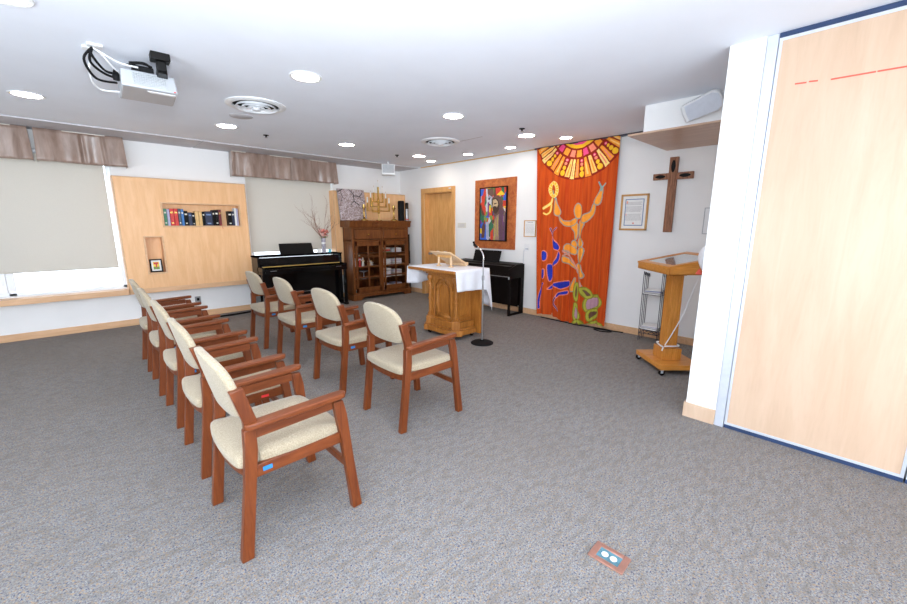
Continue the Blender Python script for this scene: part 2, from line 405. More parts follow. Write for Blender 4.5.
# satin valances
def valance(x0, x1, label, seed, splits):
    random.seed(seed); ph = [random.uniform(0, 6) for _ in range(4)]; L = x1-x0
    t = thing('valance', label, 'valance', (x0, 7.06, 2.2), group='brown satin valances')
    H = CZ-.014-2.2
    def fn(u, v):
        # three sides: left return, front, right return
        s = u*(L+.3)-.15
        wv = (.028*math.sin(s*9+ph[0])+.018*abs(math.sin(s*13+ph[1]))+.006*math.sin(s*41+ph[2]))*(1.15-v)
        for q in splits: wv += .03*math.exp(-((s-q)/.02)**2)*(1-v*.5)
        fl = .012*(1-v)
        if s < 0: return (-fl, -s+wv*.3, v*H)
        if s > L: return (L+fl, (s-L)+wv*.3, v*H)
        return (s+(s/L-.5)*2*fl, wv-fl, v*H)
    MB().grid(fn, 150, 10).done('drape', 'satin_fabric', t, solid=.004, angle=70)
    MB().box(.01, .0, H-.01, L-.01, .15, H+.0).done('mounting_board', 'off_white', t)
valance(-1.25, -.215, 'brown satin valance cut off by the left edge of the photo', 3, (.5,))
valance(-.165, .66, 'brown pleated satin valance over the large window, left of the book panel', 5, (.42, .62))
valance(1.975, 3.735, 'long brown satin valance over the window behind the piano', 8, (.06, .93))
# ------------------------------------------------------------------ wooden wall panel with niches
def wall_panel(x0, x1, z1, label, niches):
    t = thing('wood_wall_panel', label, 'wall panel', (x0, YW, .474))
    X = x1-x0; Z = z1-.474; D = YW-7.08; b = MB()
    xs = sorted({0, X, *[n[0]-x0 for n in niches], *[n[2]-x0 for n in niches]})
    zs = sorted({0, Z, *[n[1]-.474 for n in niches], *[n[3]-.474 for n in niches]})
    for i in range(len(xs)-1):
        for j in range(len(zs)-1):
            cx, cz = (xs[i]+xs[i+1])/2+x0, (zs[j]+zs[j+1])/2+.474
            inn = any(n[0] < cx < n[2] and n[1] < cz < n[3] for n in niches)
            b.box(xs[i], -.015 if inn else -D+.006, zs[j], xs[i+1], 0, zs[j+1])
    b.done('panel_body', 'maple_panel', t)
    f = MB(); e = .014
    f.box(0, -D-.002, 0, X, -D+.01, .07).box(0, -D-.002, Z-e, X, -D+.01, Z).box(0, -D-.002, 0, e, -D+.01, Z).box(X-e, -D-.002, 0, X, -D+.01, Z)
    f.done('edge_trim', 'maple_trim', t, .002)
    for n in niches:
        a, c, b2, d = n[0]-x0, n[1]-.474, n[2]-x0, n[3]-.474; f = MB(); w_ = .022
        f.box(a-w_, -D-.008, c-w_, b2+w_, -D+.008, c).box(a-w_, -D-.008, d, b2+w_, -D+.008, d+w_).box(a-w_, -D-.008, c, a, -D+.008, d).box(b2, -D-.008, c, b2+w_, -D+.008, d)
        f.done('niche_frame', 'maple_trim', t, .002)
    return t
wall_panel(.485, 2.128, 2.087, 'wide pale wooden wall panel with a long book niche and a small square niche', [(1.0, 1.43, 2.0, 1.742), (.75, .765, .94, 1.265)])
wall_panel(3.655, XD-.002, 2.083, 'pale wooden wall panel behind the dark glazed cabinet', [])
# books in the long niche
BK = [(.040,.24,'green','green book at the left end of the long niche in the wooden panel'),(.034,.235,'lilac','lilac paperback next to the green book in the wall niche'),
 (.050,.245,'red','left book of the matching red pair in the wall niche'),(.050,.245,'red','right book of the matching red pair in the wall niche'),
 (.036,.245,'slate','dark slate book beside the red pair'),(.034,.24,'blue','bright blue book beside the dark slate one'),
 (.050,.215,'black_satin','black book with pale title right of the bright blue book'),(.05,.195,'navy','short dark navy book with blue title'),
 (.036,.19,'black_satin','shortest black book left of the tan pair'),(.048,.212,'tan','left book of the matching tan pair in the wall niche'),
 (.046,.212,'tan','right book of the matching tan pair in the wall niche'),(.036,.21,'black_satin','slim black book right of the tan pair'),
 (.10,.215,'navy','thick navy book in the middle right of the niche'),(.034,.235,'black_satin','black book leaning after the thick navy book'),
 (.050,.24,'black_satin','thick black book with gold marks beside the maroon one'),(.040,.245,'maroon','maroon book with a ribbon right of the long row')]
BK2 = [(.062,.225,'black_satin','black book standing alone right of the gap'),(.040,.225,'navy','dark book with pale marks near the right end'),
 (.032,.275,'paper','tall white folder near the right end of the niche'),(.026,.27,'lilac','slim pale folder at the right end of the niche')]
def book(x, wd, ht, mt, label, k):
    t = thing('book', label, 'book', (x+wd/2, 7.105, 1.4305), group='books in the wall panel niche')
    dp = .105; g = wd/2-.0012
    c = MB(); c.box(-g, 0, 0, -g+.003, dp, ht).box(g-.003, 0, 0, g, dp, ht).box(-g, 0, 0, g, .004, ht)
    c.done('book_cover', mt, t, .0012)
    box('pages', 'paper', -g+.003, .004, .004, g-.003, dp-.004, ht-.004, parent=t)
    if mt not in ('paper', 'lilac', 'tan'):
        sc = 'brass' if mt in ('red', 'maroon') else 'print_blue' if k in (7, 12) else 'off_white'
        box('spine_title', sc, -g*.65, -.001, ht*.72, g*.65, .0005, ht*.82, parent=t)
        if k % 2 == 0: box('spine_mark', sc, -g*.5, -.001, ht*.12, g*.5, .0005, ht*.2, parent=t)
    if mt == 'maroon': MB().tube([(0, .0, ht*.1), (.004, -.012, .0), (.012, -.032, -.012), (.014, -.04, -.05)], .003, n=5).done('ribbon_marker', 'red', t)
x = 1.004
for k, (a, b_, c_, d_) in enumerate(BK): book(x, a, b_, c_, d_, k); x += a+.0008
x = 1.84
for k, (a, b_, c_, d_) in enumerate(BK2): book(x, a*.95, b_, c_, d_, k+20); x += a*.95
# small framed picture in the square niche
t = thing('picture_frame', 'small black-framed picture standing in the small square niche of the wall panel', 'picture frame', (.845, 7.12, .7655)); t.scale = (1.12, 1, 1.12)
tl = Matrix.Rotation(math.radians(-8), 4, 'X')
f = MB(); f.box(-.072, -.008, 0, .062, .008, .016, M=tl).box(-.072, -.008, .152, .062, .008, .168, M=tl).box(-.072, -.008, .016, -.056, .008, .152, M=tl).box(.046, -.008, .016, .062, .008, .152, M=tl)
f.done('frame', 'black_satin', t, .002); box('mat_board', 'paper', -.056, -.003, .016, .046, .005, .152, parent=t, M=tl)
p = MB(); p.box(-.037, -.005, .036, .027, -.002, .07, 'leaf_green', tl).box(-.037, -.005, .07, .027, -.002, .132, 'yellow', tl).box(-.012, -.006, .06, .002, -.004, .12, 'red', tl).box(-.03, -.006, .1, .018, -.004, .125, 'red', tl)
p.done('artwork', None, t)
# wall socket below the panel, and the floor cable
t = thing('wall_socket', 'steel wall outlet plate with a black plug below the wooden book panel', 'socket', (1.324, YW, .267))
box('cover_plate', 'steel', -.04, -.006, -.06, .04, 0, .06, parent=t, bevel=.003); box('plug', 'black_matte', -.016, -.035, -.005, .016, -.006, .035, parent=t, bevel=.004)
tag(MB().tube(smooth([(1.2, 7.12, .008), (1.5, 7.02, .008), (1.9, 7.05, .008), (2.4, 7.1, .008), (2.9, 7.05, .008)]), .009, n=6).tube(smooth([(1.33, 7.03, .008), (1.6, 6.96, .008), (1.9, 6.98, .008), (2.3, 7.06, .008)]), .007, n=6).done('power_cable', 'black_matte'),
    'black power cable lying along the baseboard under the book panel', 'cable')
# ------------------------------------------------------------------ ceiling fittings
for k, (x, y, r) in enumerate(DOWN):
    big = r > .09
    lab = ['far left downlight nearest the left window', 'downlight beside the ceiling sprinkler nearest the book panel', 'downlight above the piano and cabinet window', 'round downlight near the small ceiling speaker box', 'large downlight at the top left corner of the photo',
           'large bright downlight in the upper left middle of the photo', 'downlight in the centre of the ceiling', 'downlight nearest the orange banner with a sprinkler beside it', 'downlight cut off by the top edge of the photo',
           'small downlight nearest the room corner', 'small downlight above the wooden door', 'small downlight above the mosaic painting', 'small downlight closest to the orange banner'][k]
    t = thing('ceiling_downlight', lab+', in the ceiling', 'ceiling light', (x, y, CZ), group='large round ceiling downlights' if big else 'small round downlights along the door wall')
    MB().lathe([(r, -.001), (r+.022, -.001), (r+.024, -.005), (r+.02, -.009), (r, -.006)], n=32, cap=False).done('trim_ring', 'white_plastic', t)
    MB().lathe([(0, -.004), (r, -.004), (r, -.0005), (0, -.0005)], n=32).done('lamp_disc', 'lamp_disc', t)
def diffuser(x, y, s, label):
    t = thing('air_diffuser', label, 'air vent', (x, y, CZ), group='round ceiling air diffusers')
    MB().lathe([(.27*s, -.0005), (.27*s, -.008), (.235*s, -.022), (.21*s, -.018), (.205*s, -.0005)], n=40, cap=False).done('outer_ring', 'white_plastic', t)
    MB().lathe([(0, -.0015), (.205*s, -.0015), (.205*s, -.0005), (0, -.0005)], n=40).done('dark_throat', 'black_matte', t)
    for r0, r1, z0, z1 in ((.172, .186, -.012, -.034), (.122, .138, -.016, -.040), (.07, .086, -.02, -.044)):
        MB().lathe([(r0*s, z0), (r1*s, z1), (r1*s, z1+.004), (r0*s-.01, z0+.004), (r0*s, z0)], n=36, cap=False).done('cone_ring', 'white_metal', t)
    MB().lathe([(0, -.055), (.04*s, -.05), (.035*s, -.03), (.01, -.02), (.01, -.001), (0, -.001)], n=24).done('centre_cone', 'white_metal', t)
diffuser(1.47, 4.32, 1.0, 'round ceiling air diffuser beside the projector')
diffuser(3.90, 4.34, 1.0, 'round ceiling air diffuser farther away, toward the wooden door')
tag(MB().lathe([(0, -.004), (.11, -.004), (.115, -.0005), (0, -.0005)], (1.493, 4.87, CZ), n=28).done('ceiling_cover_plate', 'strip_panel'), 'flat beige round cover plate on the ceiling between diffuser and downlight', 'cover plate')
for k, (x, y, lab) in enumerate(((2.006, 5.627, 'small dark sprinkler head nearest the book panel'), (4.111, 5.656, 'small dark sprinkler head near the ceiling speaker box'), (4.103, 3.087, 'small dark sprinkler head beside the downlight near the banner'))):
    t = thing('sprinkler_head', lab+' on the ceiling', 'sprinkler', (x, y, CZ), group='ceiling sprinklers')
    MB().lathe([(.035, 0), (.035, -.006), (.012, -.01), (.01, -.03), (.0, -.03)], n=14).done('escutcheon', 'black_matte', t)
    MB().lathe([(0, -.03), (.02, -.031), (.02, -.034), (0, -.034)], n=12).done('deflector', 'steel', t)
# small speaker box under the ceiling at the far corner
t = thing('ceiling_speaker', 'small white box speaker hanging under the ceiling by the far corner', 'speaker', (4.433, 6.387, CZ))
MB().tube([(0, 0, 0), (0, 0, -.05)], .02, n=10).done('bracket', 'white_plastic', t)
R_ = Matrix.Rotation(math.radians(-32), 4, 'Z')
box('speaker_cabinet', 'white_plastic', -.12, -.07, -.235, .12, .07, -.045, parent=t, bevel=.008, M=R_)
box('grille', 'grey_plastic', -.105, -.078, -.20, .105, -.07, -.055, parent=t, bevel=.003, M=R_)
# ------------------------------------------------------------------ projector
t = thing('ceiling_projector', 'white projector hanging from the ceiling with black mount and loose cables', 'projector', (.56, 3.9, CZ), math.radians(-2.5))
z0, z1 = 2.392-CZ, 2.508-CZ
b = MB(); b.hexa([(-.165, -.205, z0), (.16, -.205, z0), (.175, .2, z0), (-.165, .2, z0), (-.16, -.19, z1), (.15, -.19, z1), (.165, .19, z1), (-.16, .19, z1)])
b.done('projector_body', 'projector_white', t, .012, 3)
v = MB()
for i in range(15):
    xx = -.098+i*.0135; v.box(xx, -.2075, z0+.022, xx+.004, -.194, z0+.095)
for j in range(8): v.box(-.098, -.2070, z0+.022+j*.0102, .096, -.194, z0+.0255+j*.0102)
v.done('vent_grille', 'grey_plastic', t)
MB().hexa([(-.02, -.16, z0-.004), (.15, -.165, z0-.004), (.15, -.12, z0-.004), (.0, -.12, z0-.004), (-.02, -.16, z0+.002), (.15, -.165, z0+.002), (.15, -.12, z0+.002), (.0, -.12, z0+.002)]).done('lower_lip', 'white_metal', t, .002)
box('indicator_light', 'red', .135, -.209, z0+.006, .145, -.203, z0+.013, parent=t)
m_ = MB(); m_.box(.0, -.40, -.05, .11, -.31, 0); m_.box(.03, -.385, -.115, .085, -.33, -.05)
m_.hexa([(.03, -.385, -.13), (.085, -.385, -.13), (.12, -.12, -.1), (.05, -.12, -.1), (.03, -.36, -.08), (.085, -.36, -.08), (.12, -.1, -.07), (.05, -.1, -.07)])
m_.done('ceiling_mount', 'black_satin', t, .006)
b = MB(); b.box(-.09, -.19, z1-.002, .03, -.08, z1+.035); b.tube(smooth([(-.13, -.2, -.07), (-.05, -.25, -.055), (.02, -.2, -.05)]), .008, n=6); b.tube(smooth([(-.11, -.24, -.06), (-.02, -.22, -.04), (.03, -.16, -.06)]), .008, n=6)
b.done('adapter_box', 'black_matte', t, .006)
cb = MB(); S0 = (-.29, -.24, -.015)
for q in ([S0, (-.34, -.25, -.10), (-.29, -.12, -.17), (-.18, -.06, -.16)], [S0, (-.31, -.2, -.09), (-.25, -.1, -.12), (-.17, -.05, -.13)], [S0, (-.30, -.28, -.07), (-.24, -.16, -.12), (-.17, -.1, -.11)]):
    cb.tube(smooth(q, 8), .008, n=6)
cb.lathe([(.02, -.03), (.022, 0), (.01, .04)], (-.18, -.09, -.12), n=10)
cb.done('black_cables', 'black_matte', t)
cb = MB()
for q in ([S0, (-.24, -.3, -.06), (-.16, -.24, -.075), (-.06, -.2, -.07)], [S0, (-.25, -.26, -.05), (-.2, -.18, -.09), (-.16, -.1, -.10)], [S0, (-.32, -.1, -.14), (-.28, .06, -.19), (-.165, .1, -.18)]):
    cb.tube(smooth(q, 8), .006, n=6)
cb.done('white_cables', 'white_plastic', t)
t2 = thing('ceiling_junction_box', 'white ceiling outlet plates above the projector cables', 'outlet', (.262, 3.66, CZ))
box('outlet_plate', 'white_plastic', -.03, -.03, -.012, .05, .03, 0, parent=t2, bevel=.003); box('outlet_plate', 'white_plastic', -.05, .045, -.012, .005, .11, 0, parent=t2, bevel=.003)
# ================================================================== BIG FURNITURE
# ---- chairs
def make_chair():
    t = thing('armchair', '', 'chair', (0, 0, 0)); WD = 'cherry_wood'
    def leg(poly, yt, yb, th):
        m = MB(); k = len(poly); A = []; B = []
        for (px, pz) in poly:
            yc = yb+(yt-yb)*min(1, pz/.6); A.append((px, yc-th/2, pz)); B.append((px, yc+th/2, pz))
        a = [m.b.verts.new(p) for p in A]; b = [m.b.verts.new(p) for p in B]
        m.face(a[::-1]); m.face(b)
        for i in range(k): m.face([a[i], a[(i+1) % k], b[(i+1) % k], b[i]])
        return m.done('leg', WD, t, .004)
    rear = [(-.036, 0), (.014, 0), (.056, .36), (.073, .50), (.073, .603), (.024, .603), (.021, .5), (.006, .34)]
    front = [(.424, .603), (.474, .603), (.49, .53), (.498, .44), (.512, .28), (.540, 0), (.490, 0), (.468, .24), (.452, .40), (.440, .50)]
    up = [(.03, .585), (.045, .56), (.078, .59), (.082, .635), (.040, .79), (-.012, .782), (.028, .64)]
    for s in (-1, 1):
        leg(rear, s*.245, s*.247, .040); leg(front, s*.252, s*.272, .038)
        MB().prism(up, 'y', s*.243-.017, s*.243+.017).done('back_upright', WD, t, .004)
        # armrest: plank with rounded ends and a rail below
        P = [(.03, -.018), (.045, -.03), (.12, -.031), (.435, -.031), (.477, -.024), (.492, 0), (.477, .024), (.435, .03), (.12, .026), (.045, .026), (.03, .014)]
        m = MB(); lo = []; hi = []
        for (px, py) in P:
            yy = s*.252+s*.010*px/.5-s*py*1.0; zz = .603+.016*max(0, px-.05)/.45
            lo.append(m.b.verts.new((px, yy, zz))); hi.append(m.b.verts.new((px, yy, zz+.028)))
        n = len(P); m.face(lo[::-1]); m.face(hi)
        for i in range(n): m.face([lo[i], lo[(i+1) % n], hi[(i+1) % n], hi[i]])
        m.done('armrest', 'cherry_wood_x', t, .007, 3)
        MB().prism([(.06, .553), (.425, .566), (.425, .612), (.06, .604)], 'y', s*.247-.011, s*.247+.011).done('arm_rail', 'cherry_wood_x', t, .003)
        MB().prism([(.05, .372), (.46, .376), (.46, .432), (.06, .43)], 'y', s*.248-.012, s*.248+.012).done('side_apron', 'cherry_wood_x', t, .003)
    # curved rear apron
    A = [(.045-.05*math.cos(a*math.pi/2)+.0, .228*math.sin(a*math.pi/2)) for a in [i/8-1 for i in range(17)]]
    m = MB(); m.prism([(x, y) for x, y in A]+[(x+.022, y*.97) for x, y in A[::-1]], 'z', .368, .43); m.done('rear_apron', 'cherry_wood_x', t, .003, angle=50)
    box('front_apron', 'cherry_wood_x', .44, -.235, .375, .462, .235, .425, parent=t, bevel=.003)
    box('front_stretcher', 'cherry_wood_x', .470, -.250, .235, .492, .250, .27, parent=t, bevel=.003)
    # seat pad
    out = [(.490, .0), (.488, .15), (.476, .225), (.44, .246), (.25, .254), (.10, .242), (.083, .224), (.03, .232), (.0, .226), (-.014, .17), (-.022, .08), (-.024, 0)]
    out = out+[(x, -y) for x, y in out[-2:0:-1]]; o2 = [Vector((a, b, 0)) for a, b in out]
    o3 = smooth(o2, 3, True); m = MB(); rings = []; cx = .22
    for sc, z in ((.94, .420), (.99, .423), (1.0, .432), (1.0, .455), (.992, .466), (.96, .475), (.78, .482), (.4, .485)):
        rings.append([m.b.verts.new((cx+(p.x-cx)*sc, p.y*sc, z-.012*max(0, p.x-.44)/.05)) for p in o3])
    N = len(o3)
    for a, b in zip(rings, rings[1:]):
        for i in range(N): m.face([a[i], a[(i+1) % N], b[(i+1) % N], b[i]])
    m.face(rings[0][::-1]); m.face(rings[-1]); m.done('seat', 'upholstery', t, angle=60)
    # back pad, arched, gently dished
    half = [(0, .632), (.10, .634), (.18, .642), (.218, .668), (.232, .73), (.236, .785), (.228, .835), (.197, .877), (.13, .908), (0, .922)]
    pts = [Vector((y, z, 0)) for y, z in half]+[Vector((-y, z, 0)) for y, z in half[-2:0:-1]]; pts = smooth(pts, 4, True); N = len(pts)
    m = MB(); rings = []
    for sc, dx in ((.5, -.018), (.9, -.017), (.975, -.014), (1.0, -.006), (1.0, .010), (.975, .018), (.9, .022), (.5, .023)):
        rg = []
        for p in pts:
            y = p.x*sc; z = .77+(p.y-.78)*sc*.97; x = .040-.235*(z-.6)+.45*y*y+dx
            rg.append(m.b.verts.new((x-.012, y, z)))
        rings.append(rg)
    for a, b in zip(rings, rings[1:]):
        for i in range(N): m.face([a[i], a[(i+1) % N], b[(i+1) % N], b[i]])
    for rg, sg in ((rings[0], -1), (rings[-1], 1)):
        y = 0; c = m.b.verts.new((.028-.235*.18+sg*.021, 0, .78))
        for i in range(N): m.face([rg[i], rg[(i+1) % N], c] if sg > 0 else [rg[(i+1) % N], rg[i], c])
    m.done('backrest', 'upholstery', t, angle=60)
    box('inventory_sticker', 'label_blue', .085, -.2615, .392, .125, -.260, .412, parent=t, label='small bright blue sticker')
    return t
CH = [(.386, 1.95, 0, 'nearest wooden armchair with beige seat, at the front of the left row'),
 (.398, 2.735, -.5, 'second nearest beige armchair of the left row, directly behind the closest one'),
 (.408, 3.522, -.8, 'middle armchair of the five in the left row'),
 (.408, 4.285, -1.5, 'fourth armchair of the left row, second from the window wall'),
 (.415, 5.06, -1, 'last armchair of the left row, nearest the book panel'),
 (1.535, 2.35, -1.5, 'beige armchair standing free in front of the altar, rightmost of all chairs'),
 (1.535, 3.236, 1, 'beige armchair of the right row, second from the altar, before the glazed cabinet'),
 (1.545, 4.225, -1, 'beige armchair of the right row with an oval back before the piano'),
 (1.51, 5.03, 0, 'farthest armchair of the right row, at the left end of the piano')]
c0 = make_chair()
for i, (x, y, rz, lab) in enumerate(CH):
    if i == 0: c0.location = (x, y, 0); c0['label'] = lab; c0['group'] = 'wooden armchairs in two rows'
    else: dup(c0, (x, y, 0), math.radians(rz), lab)
# second chair wears a red sticker instead
# ---- upright piano under the window
t = thing('upright_piano', 'glossy black upright digital piano with brass key strip under the window', 'piano', (2.09, 6.98, 0))
L = 1.47; G = 'black_gloss'
b = MB(); b.box(0, -.28, 0, .035, 0, .925).box(L-.035, -.28, 0, L, 0, .925)
b.box(.035, -.26, .08, L-.035, -.23, .66).box(.035, -.03, .05, L-.035, -.0, .9)
b.hexa([(.035, -.255, .80), (L-.035, -.255, .80), (L-.035, -.24, .80), (.035, -.24, .80), (.035, -.25, .91), (L-.035, -.25, .91), (L-.035, -.18, .91), (.035, -.18, .91)])
b.done('piano_case', G, t, .004)
box('top_lid', 'black_lid', -.01, -.29, .925, L+.01, .005, .948, parent=t, bevel=.005)
b = MB(); b.box(0, -.47, .655, L, -.24, .70); b.box(0, -.47, .70, .05, -.24, .775); b.box(L-.05, -.47, .70, L, -.24, .775); b.box(.05, -.475, .70, L-.05, -.45, .745)
b.done('key_bed', G, t, .006)
box('key_lid', G, .05, -.30, .745, L-.05, -.245, .80, parent=t, bevel=.01)
box('keys', 'ivory_keys', .055, -.448, .70, L-.055, -.30, .722, parent=t)
k = MB()
for i in range(52):
    if i % 7 in (0, 1, 3, 4, 5): xx = .07+i*(L-.14)/52; k.box(xx+.013, -.40, .722, xx+.024, -.30, .732)
k.done('black_keys', 'black_matte', t)
box('brass_strip', 'gold_strip', .06, -.307, .766, L-.06, -.298, .778, parent=t)
for xx in (.12, L-.22): box('metal_plate', 'steel', xx, -.479, .715, xx+.1, -.475, .722, parent=t)
for xx in (.0, L-.05):
    q = MB(); q.box(xx, -.44, 0, xx+.05, -.40, .655); q.box(xx, -.47, 0, xx+.05, 0, .04); q.done('leg', G, t, .004)
MB().box(.42, -.28, .30, 1.05, -.262, .31).done('panel_groove', 'steel', t)
MB().hexa([(.42, -.15, .948), (1.01, -.15, .948), (1.01, -.13, .948), (.42, -.13, .948), (.43, -.08, 1.13), (1.0, -.08, 1.13), (1.0, -.06, 1.13), (.43, -.06, 1.13)]).done('music_rest', 'black_satin', t, .004)
q = MB()
for xx in (.66, .735, .81): q.box(xx-.012, -.42, .035, xx+.012, -.28, .05)
q.done('pedals', 'brass', t, .003)
# ---- second piano under the painting
t = thing('digital_piano', 'dark brown digital piano with raised music rest under the mosaic painting', 'piano', (5.31, 3.85, 0))
L = 1.40; G = 'dark_brown_piano'
b = MB()
prof = [(-.385, 0), (0, 0), (0, .825), (-.22, .825), (-.375, .765), (-.385, .70), (-.385, .66), (-.30, .63), (-.09, .60), (-.09, .04), (-.385, .04)]
for y in (0, L-.03): b.prism([(-.09, 0), (0, 0), (0, .825), (-.20, .825), (-.375, .755), (-.385, .64), (-.09, .60)], 'y', y, y+.03)
b.box(-.03, .03, .12, 0, L-.03, .8)
b.box(-.37, .03, .60, -.06, L-.03, .66); b.box(-.37, .03, .66, -.355, L-.03, .69)
b.done('piano_case', G, t, .004)
for y in (0, L-.03):
    q = MB(); q.box(-.385, y, 0, -.345, y+.03, .62); q.box(-.385, y, 0, 0, y+.03, .035); q.done('leg', G, t, .003)
box('modesty_panel', G, -.13, .03, .12, -.11, L-.03, .60, parent=t)
MB().hexa([(-.26, 0.03, .80), (.0, .03, .80), (.0, L-.03, .80), (-.26, L-.03, .80), (-.235, 0.03, .823), (.0, .03, .835), (.0, L-.03, .835), (-.235, L-.03, .823)]).done('top_lid', G, t, .003)
box('keys', 'ivory_keys', -.35, .05, .66, -.22, L-.05, .683, parent=t)
box('key_lid', G, -.366, .03, .684, -.10, L-.03, .80, parent=t, bevel=.012)
box('silver_strip', 'steel', -.374, .05, .628, -.370, L-.05, .640, parent=t)
box('control_panel', 'grey_plastic', -.392, .001, .60, -.386, .025, .64, parent=t)
MB().hexa([(-.16, .42, .825), (-.14, .42, .825), (-.14, 1.02, .825), (-.16, 1.02, .825), (-.10, .42, 1.02), (-.08, .42, 1.02), (-.08, 1.02, 1.02), (-.10, 1.02, 1.02)]).done('music_rest', 'black_satin', t, .004)
# ---- glazed cabinet
CX0, CX1, CY0, CY1, CH_ = 3.80, 5.12, 6.72, 7.06, 1.53
t = thing('glazed_cabinet', 'dark cherry cabinet with two glass-paned doors and two drawers', 'cabinet', (CX0, CY0, 0))
L = CX1-CX0; D = CY1-CY0; WD = 'cabinet_wood'
b = MB(); b.box(0, 0.02, .1, .03, D, 1.40).box(L-.03, .02, .1, L, D, 1.40).box(0, D-.015, .1, L, D, 1.40).box(0, .02, .1, L, D, .13).box(0, .02, 1.14, L, D, 1.165)
b.box(0, 0, .1, .045, .022, 1.40).box(L-.045, 0, .1, L, .022, 1.40).box(L/2-.03, 0, .1, L/2+.03, .022, 1.40).box(.045, 0, 1.37, L-.045, .022, 1.40).box(.045, 0, 1.135, L-.045, .022, 1.165).box(.045, 0, .1, L-.045, .022, .145)
b.box(L/2-.012, .022, .13, L/2+.012, D-.02, 1.14)
b.done('carcass', WD, t, .003)
b = MB(); b.prism([(0, 1.40), (-.012, 1.40), (-.025, 1.44), (-.025, 1.475), (-.045, 1.505), (-.045, 1.53), (D, 1.53), (D, 1.40)], 'x', -.05, L+.05)
b.done('cornice', WD, t, .004)
b = MB(); b.prism([(-.03, 0), (.14, 0), (.16, .03), (.22, .055), (L-.22, .055), (L-.16, .03), (L-.14, 0), (L+.03, 0), (L+.03, .11), (-.03, .11)], 'y', -.035, .0)
b.box(-.03, 0, 0, 0, D, .11).box(L, 0, 0, L+.03, D, .11).box(-.02, -.02, .11, L+.02, 0, .125)
b.done('plinth', WD, t, .004)
for i in range(3):
    box('shelf', WD, .03, .03, .38+i*.25, L-.03, D-.016, .395+i*.25, parent=t)
for s in range(2):
    x0 = .055+s*(L/2-.018); x1 = x0+L/2-.092
    d = box('drawer', WD, x0, -.014, 1.175, x1, .002, 1.36, parent=t, bevel=.006)
    MB().lathe([(.006, 0), (.006, .012), (.014, .018), (.012, .026), (0, .028)], M=Matrix.Translation(((x0+x1)/2, -.014, 1.265)) @ Matrix.Rotation(math.pi/2, 4, 'X'), n=12).done('knob', 'brass', d)
    z0, z1 = .15, 1.13; fr = .045; f = MB()
    f.box(x0, -.014, z0, x0+fr, .004, z1).box(x1-fr, -.014, z0, x1, .004, z1).box(x0, -.014, z0, x1, .004, z0+.09).box(x0, -.014, z1-.085, x1, .004, z1)
    xm = (x0+x1)/2; f.box(xm-.013, -.012, z0+.08, xm+.013, .002, z1-.08)
    for j in range(1, 4): zz = z0+.09+(z1-.085-z0-.09)*j/4; f.box(x0+fr, -.012, zz-.013, x1-fr, .002, zz+.013)
    dd = f.done('door', WD, t, .003)
    box('glass_pane', 'glass', x0+fr-.005, -.004, z0+.08, x1-fr+.005, -.001, z1-.08, parent=dd)
    MB().lathe([(.005, 0), (.005, .012), (.011, .016), (.009, .022), (0, .024)], M=Matrix.Translation((x1-.02 if s == 0 else x0+.02, -.014, .66)) @ Matrix.Rotation(math.pi/2, 4, 'X'), n=12).done('knob', 'brass', dd)
# papers on the right-hand shelves
random.seed(4); SZ = [.13, .395, .645, .895]
cols = ['paper', 'paper', 'off_white', 'cloth_white', 'print_grey', 'paper', 'lilac']
k = 0; SH = ['bottom shelf', 'second shelf up', 'third shelf up', 'top shelf']
for si, z in enumerate(SZ):
    for q, xx in enumerate((CX0+.80, CX0+1.07)):
        t = thing('paper_stack', 'paper stack on the cabinet\'s %s, %s half of the right door' % (SH[si], ('left', 'right')[q]), 'papers', (xx, CY0+.14, z+.0005), group='stacks of papers in the cabinet')
        hh = 0; n = [9, 11, 10, 6][si]
        for j in range(n):
            th = random.uniform(.007, .018); R2 = Matrix.Rotation(random.uniform(-.2, .2), 4, 'Z')
            c = 'red' if (si == 3 and q == 0 and j in (2, 3)) else 'leaf_green' if (si == 3 and q == 0 and j == 0) else random.choice(cols)
            box('sheets', c, -.10, -.09, hh, .10, .10, hh+th, parent=t, M=R2); hh += th+.0006
# figurines on the left shelves
def figurine(x, y, z, cols3, h_, label):
    t = thing('figurine', label, 'figurine', (x, y, z+.0005), group='small figurines in the cabinet')
    MB().lathe([(.03, 0), (.032, .01), (.02, h_*.45), (.024, h_*.62), (.012, h_*.74), (0, h_*.75)], n=14).done('robe', cols3[0], t)
    MB().lathe([(0, h_*.72), (.012, h_*.74), (.017, h_*.83), (.013, h_*.93), (0, h_*.97)], n=12).done('head', cols3[1], t)
    MB().tube([(-.03, -.01, h_*.5), (-.02, -.02, h_*.62), (0, -.022, h_*.6), (.02, -.02, h_*.62), (.03, -.012, h_*.48)], .008, n=6).done('arms', cols3[2], t)
figurine(CX0+.20, CY0+.10, SZ[2], ('red', 'off_white', 'paper'), .24, 'tall red and white figurine on the middle shelf behind the left cabinet door')
figurine(CX0+.13, CY0+.16, SZ[2], ('cloth_white', 'off_white', 'cloth_white'), .17, 'small white figurine left of the red one inside the cabinet')
figurine(CX0+.29, CY0+.13, SZ[2], ('ivory_keys', 'off_white', 'tan'), .18, 'cream figurine right of the red one inside the cabinet')
figurine(CX0+.42, CY0+.12, SZ[2], ('tan', 'off_white', 'off_white'), .15, 'tan kneeling figurine at the right of the middle shelf in the cabinet')
figurine(CX0+.50, CY0+.15, SZ[2], ('off_white', 'tan', 'off_white'), .10, 'smallest pale figurine at the right of the middle shelf in the cabinet')
t = thing('glass_dish', 'clear footed dish on the second shelf of the cabinet', 'dish', (CX0+.3, CY0+.13, SZ[1]+.0005))
MB().lathe([(.05, 0), (.05, .006), (.01, .012), (.01, .12), (.09, .15), (.095, .16), (.0, .152)], n=20).done('bowl', 'vase_glass', t)
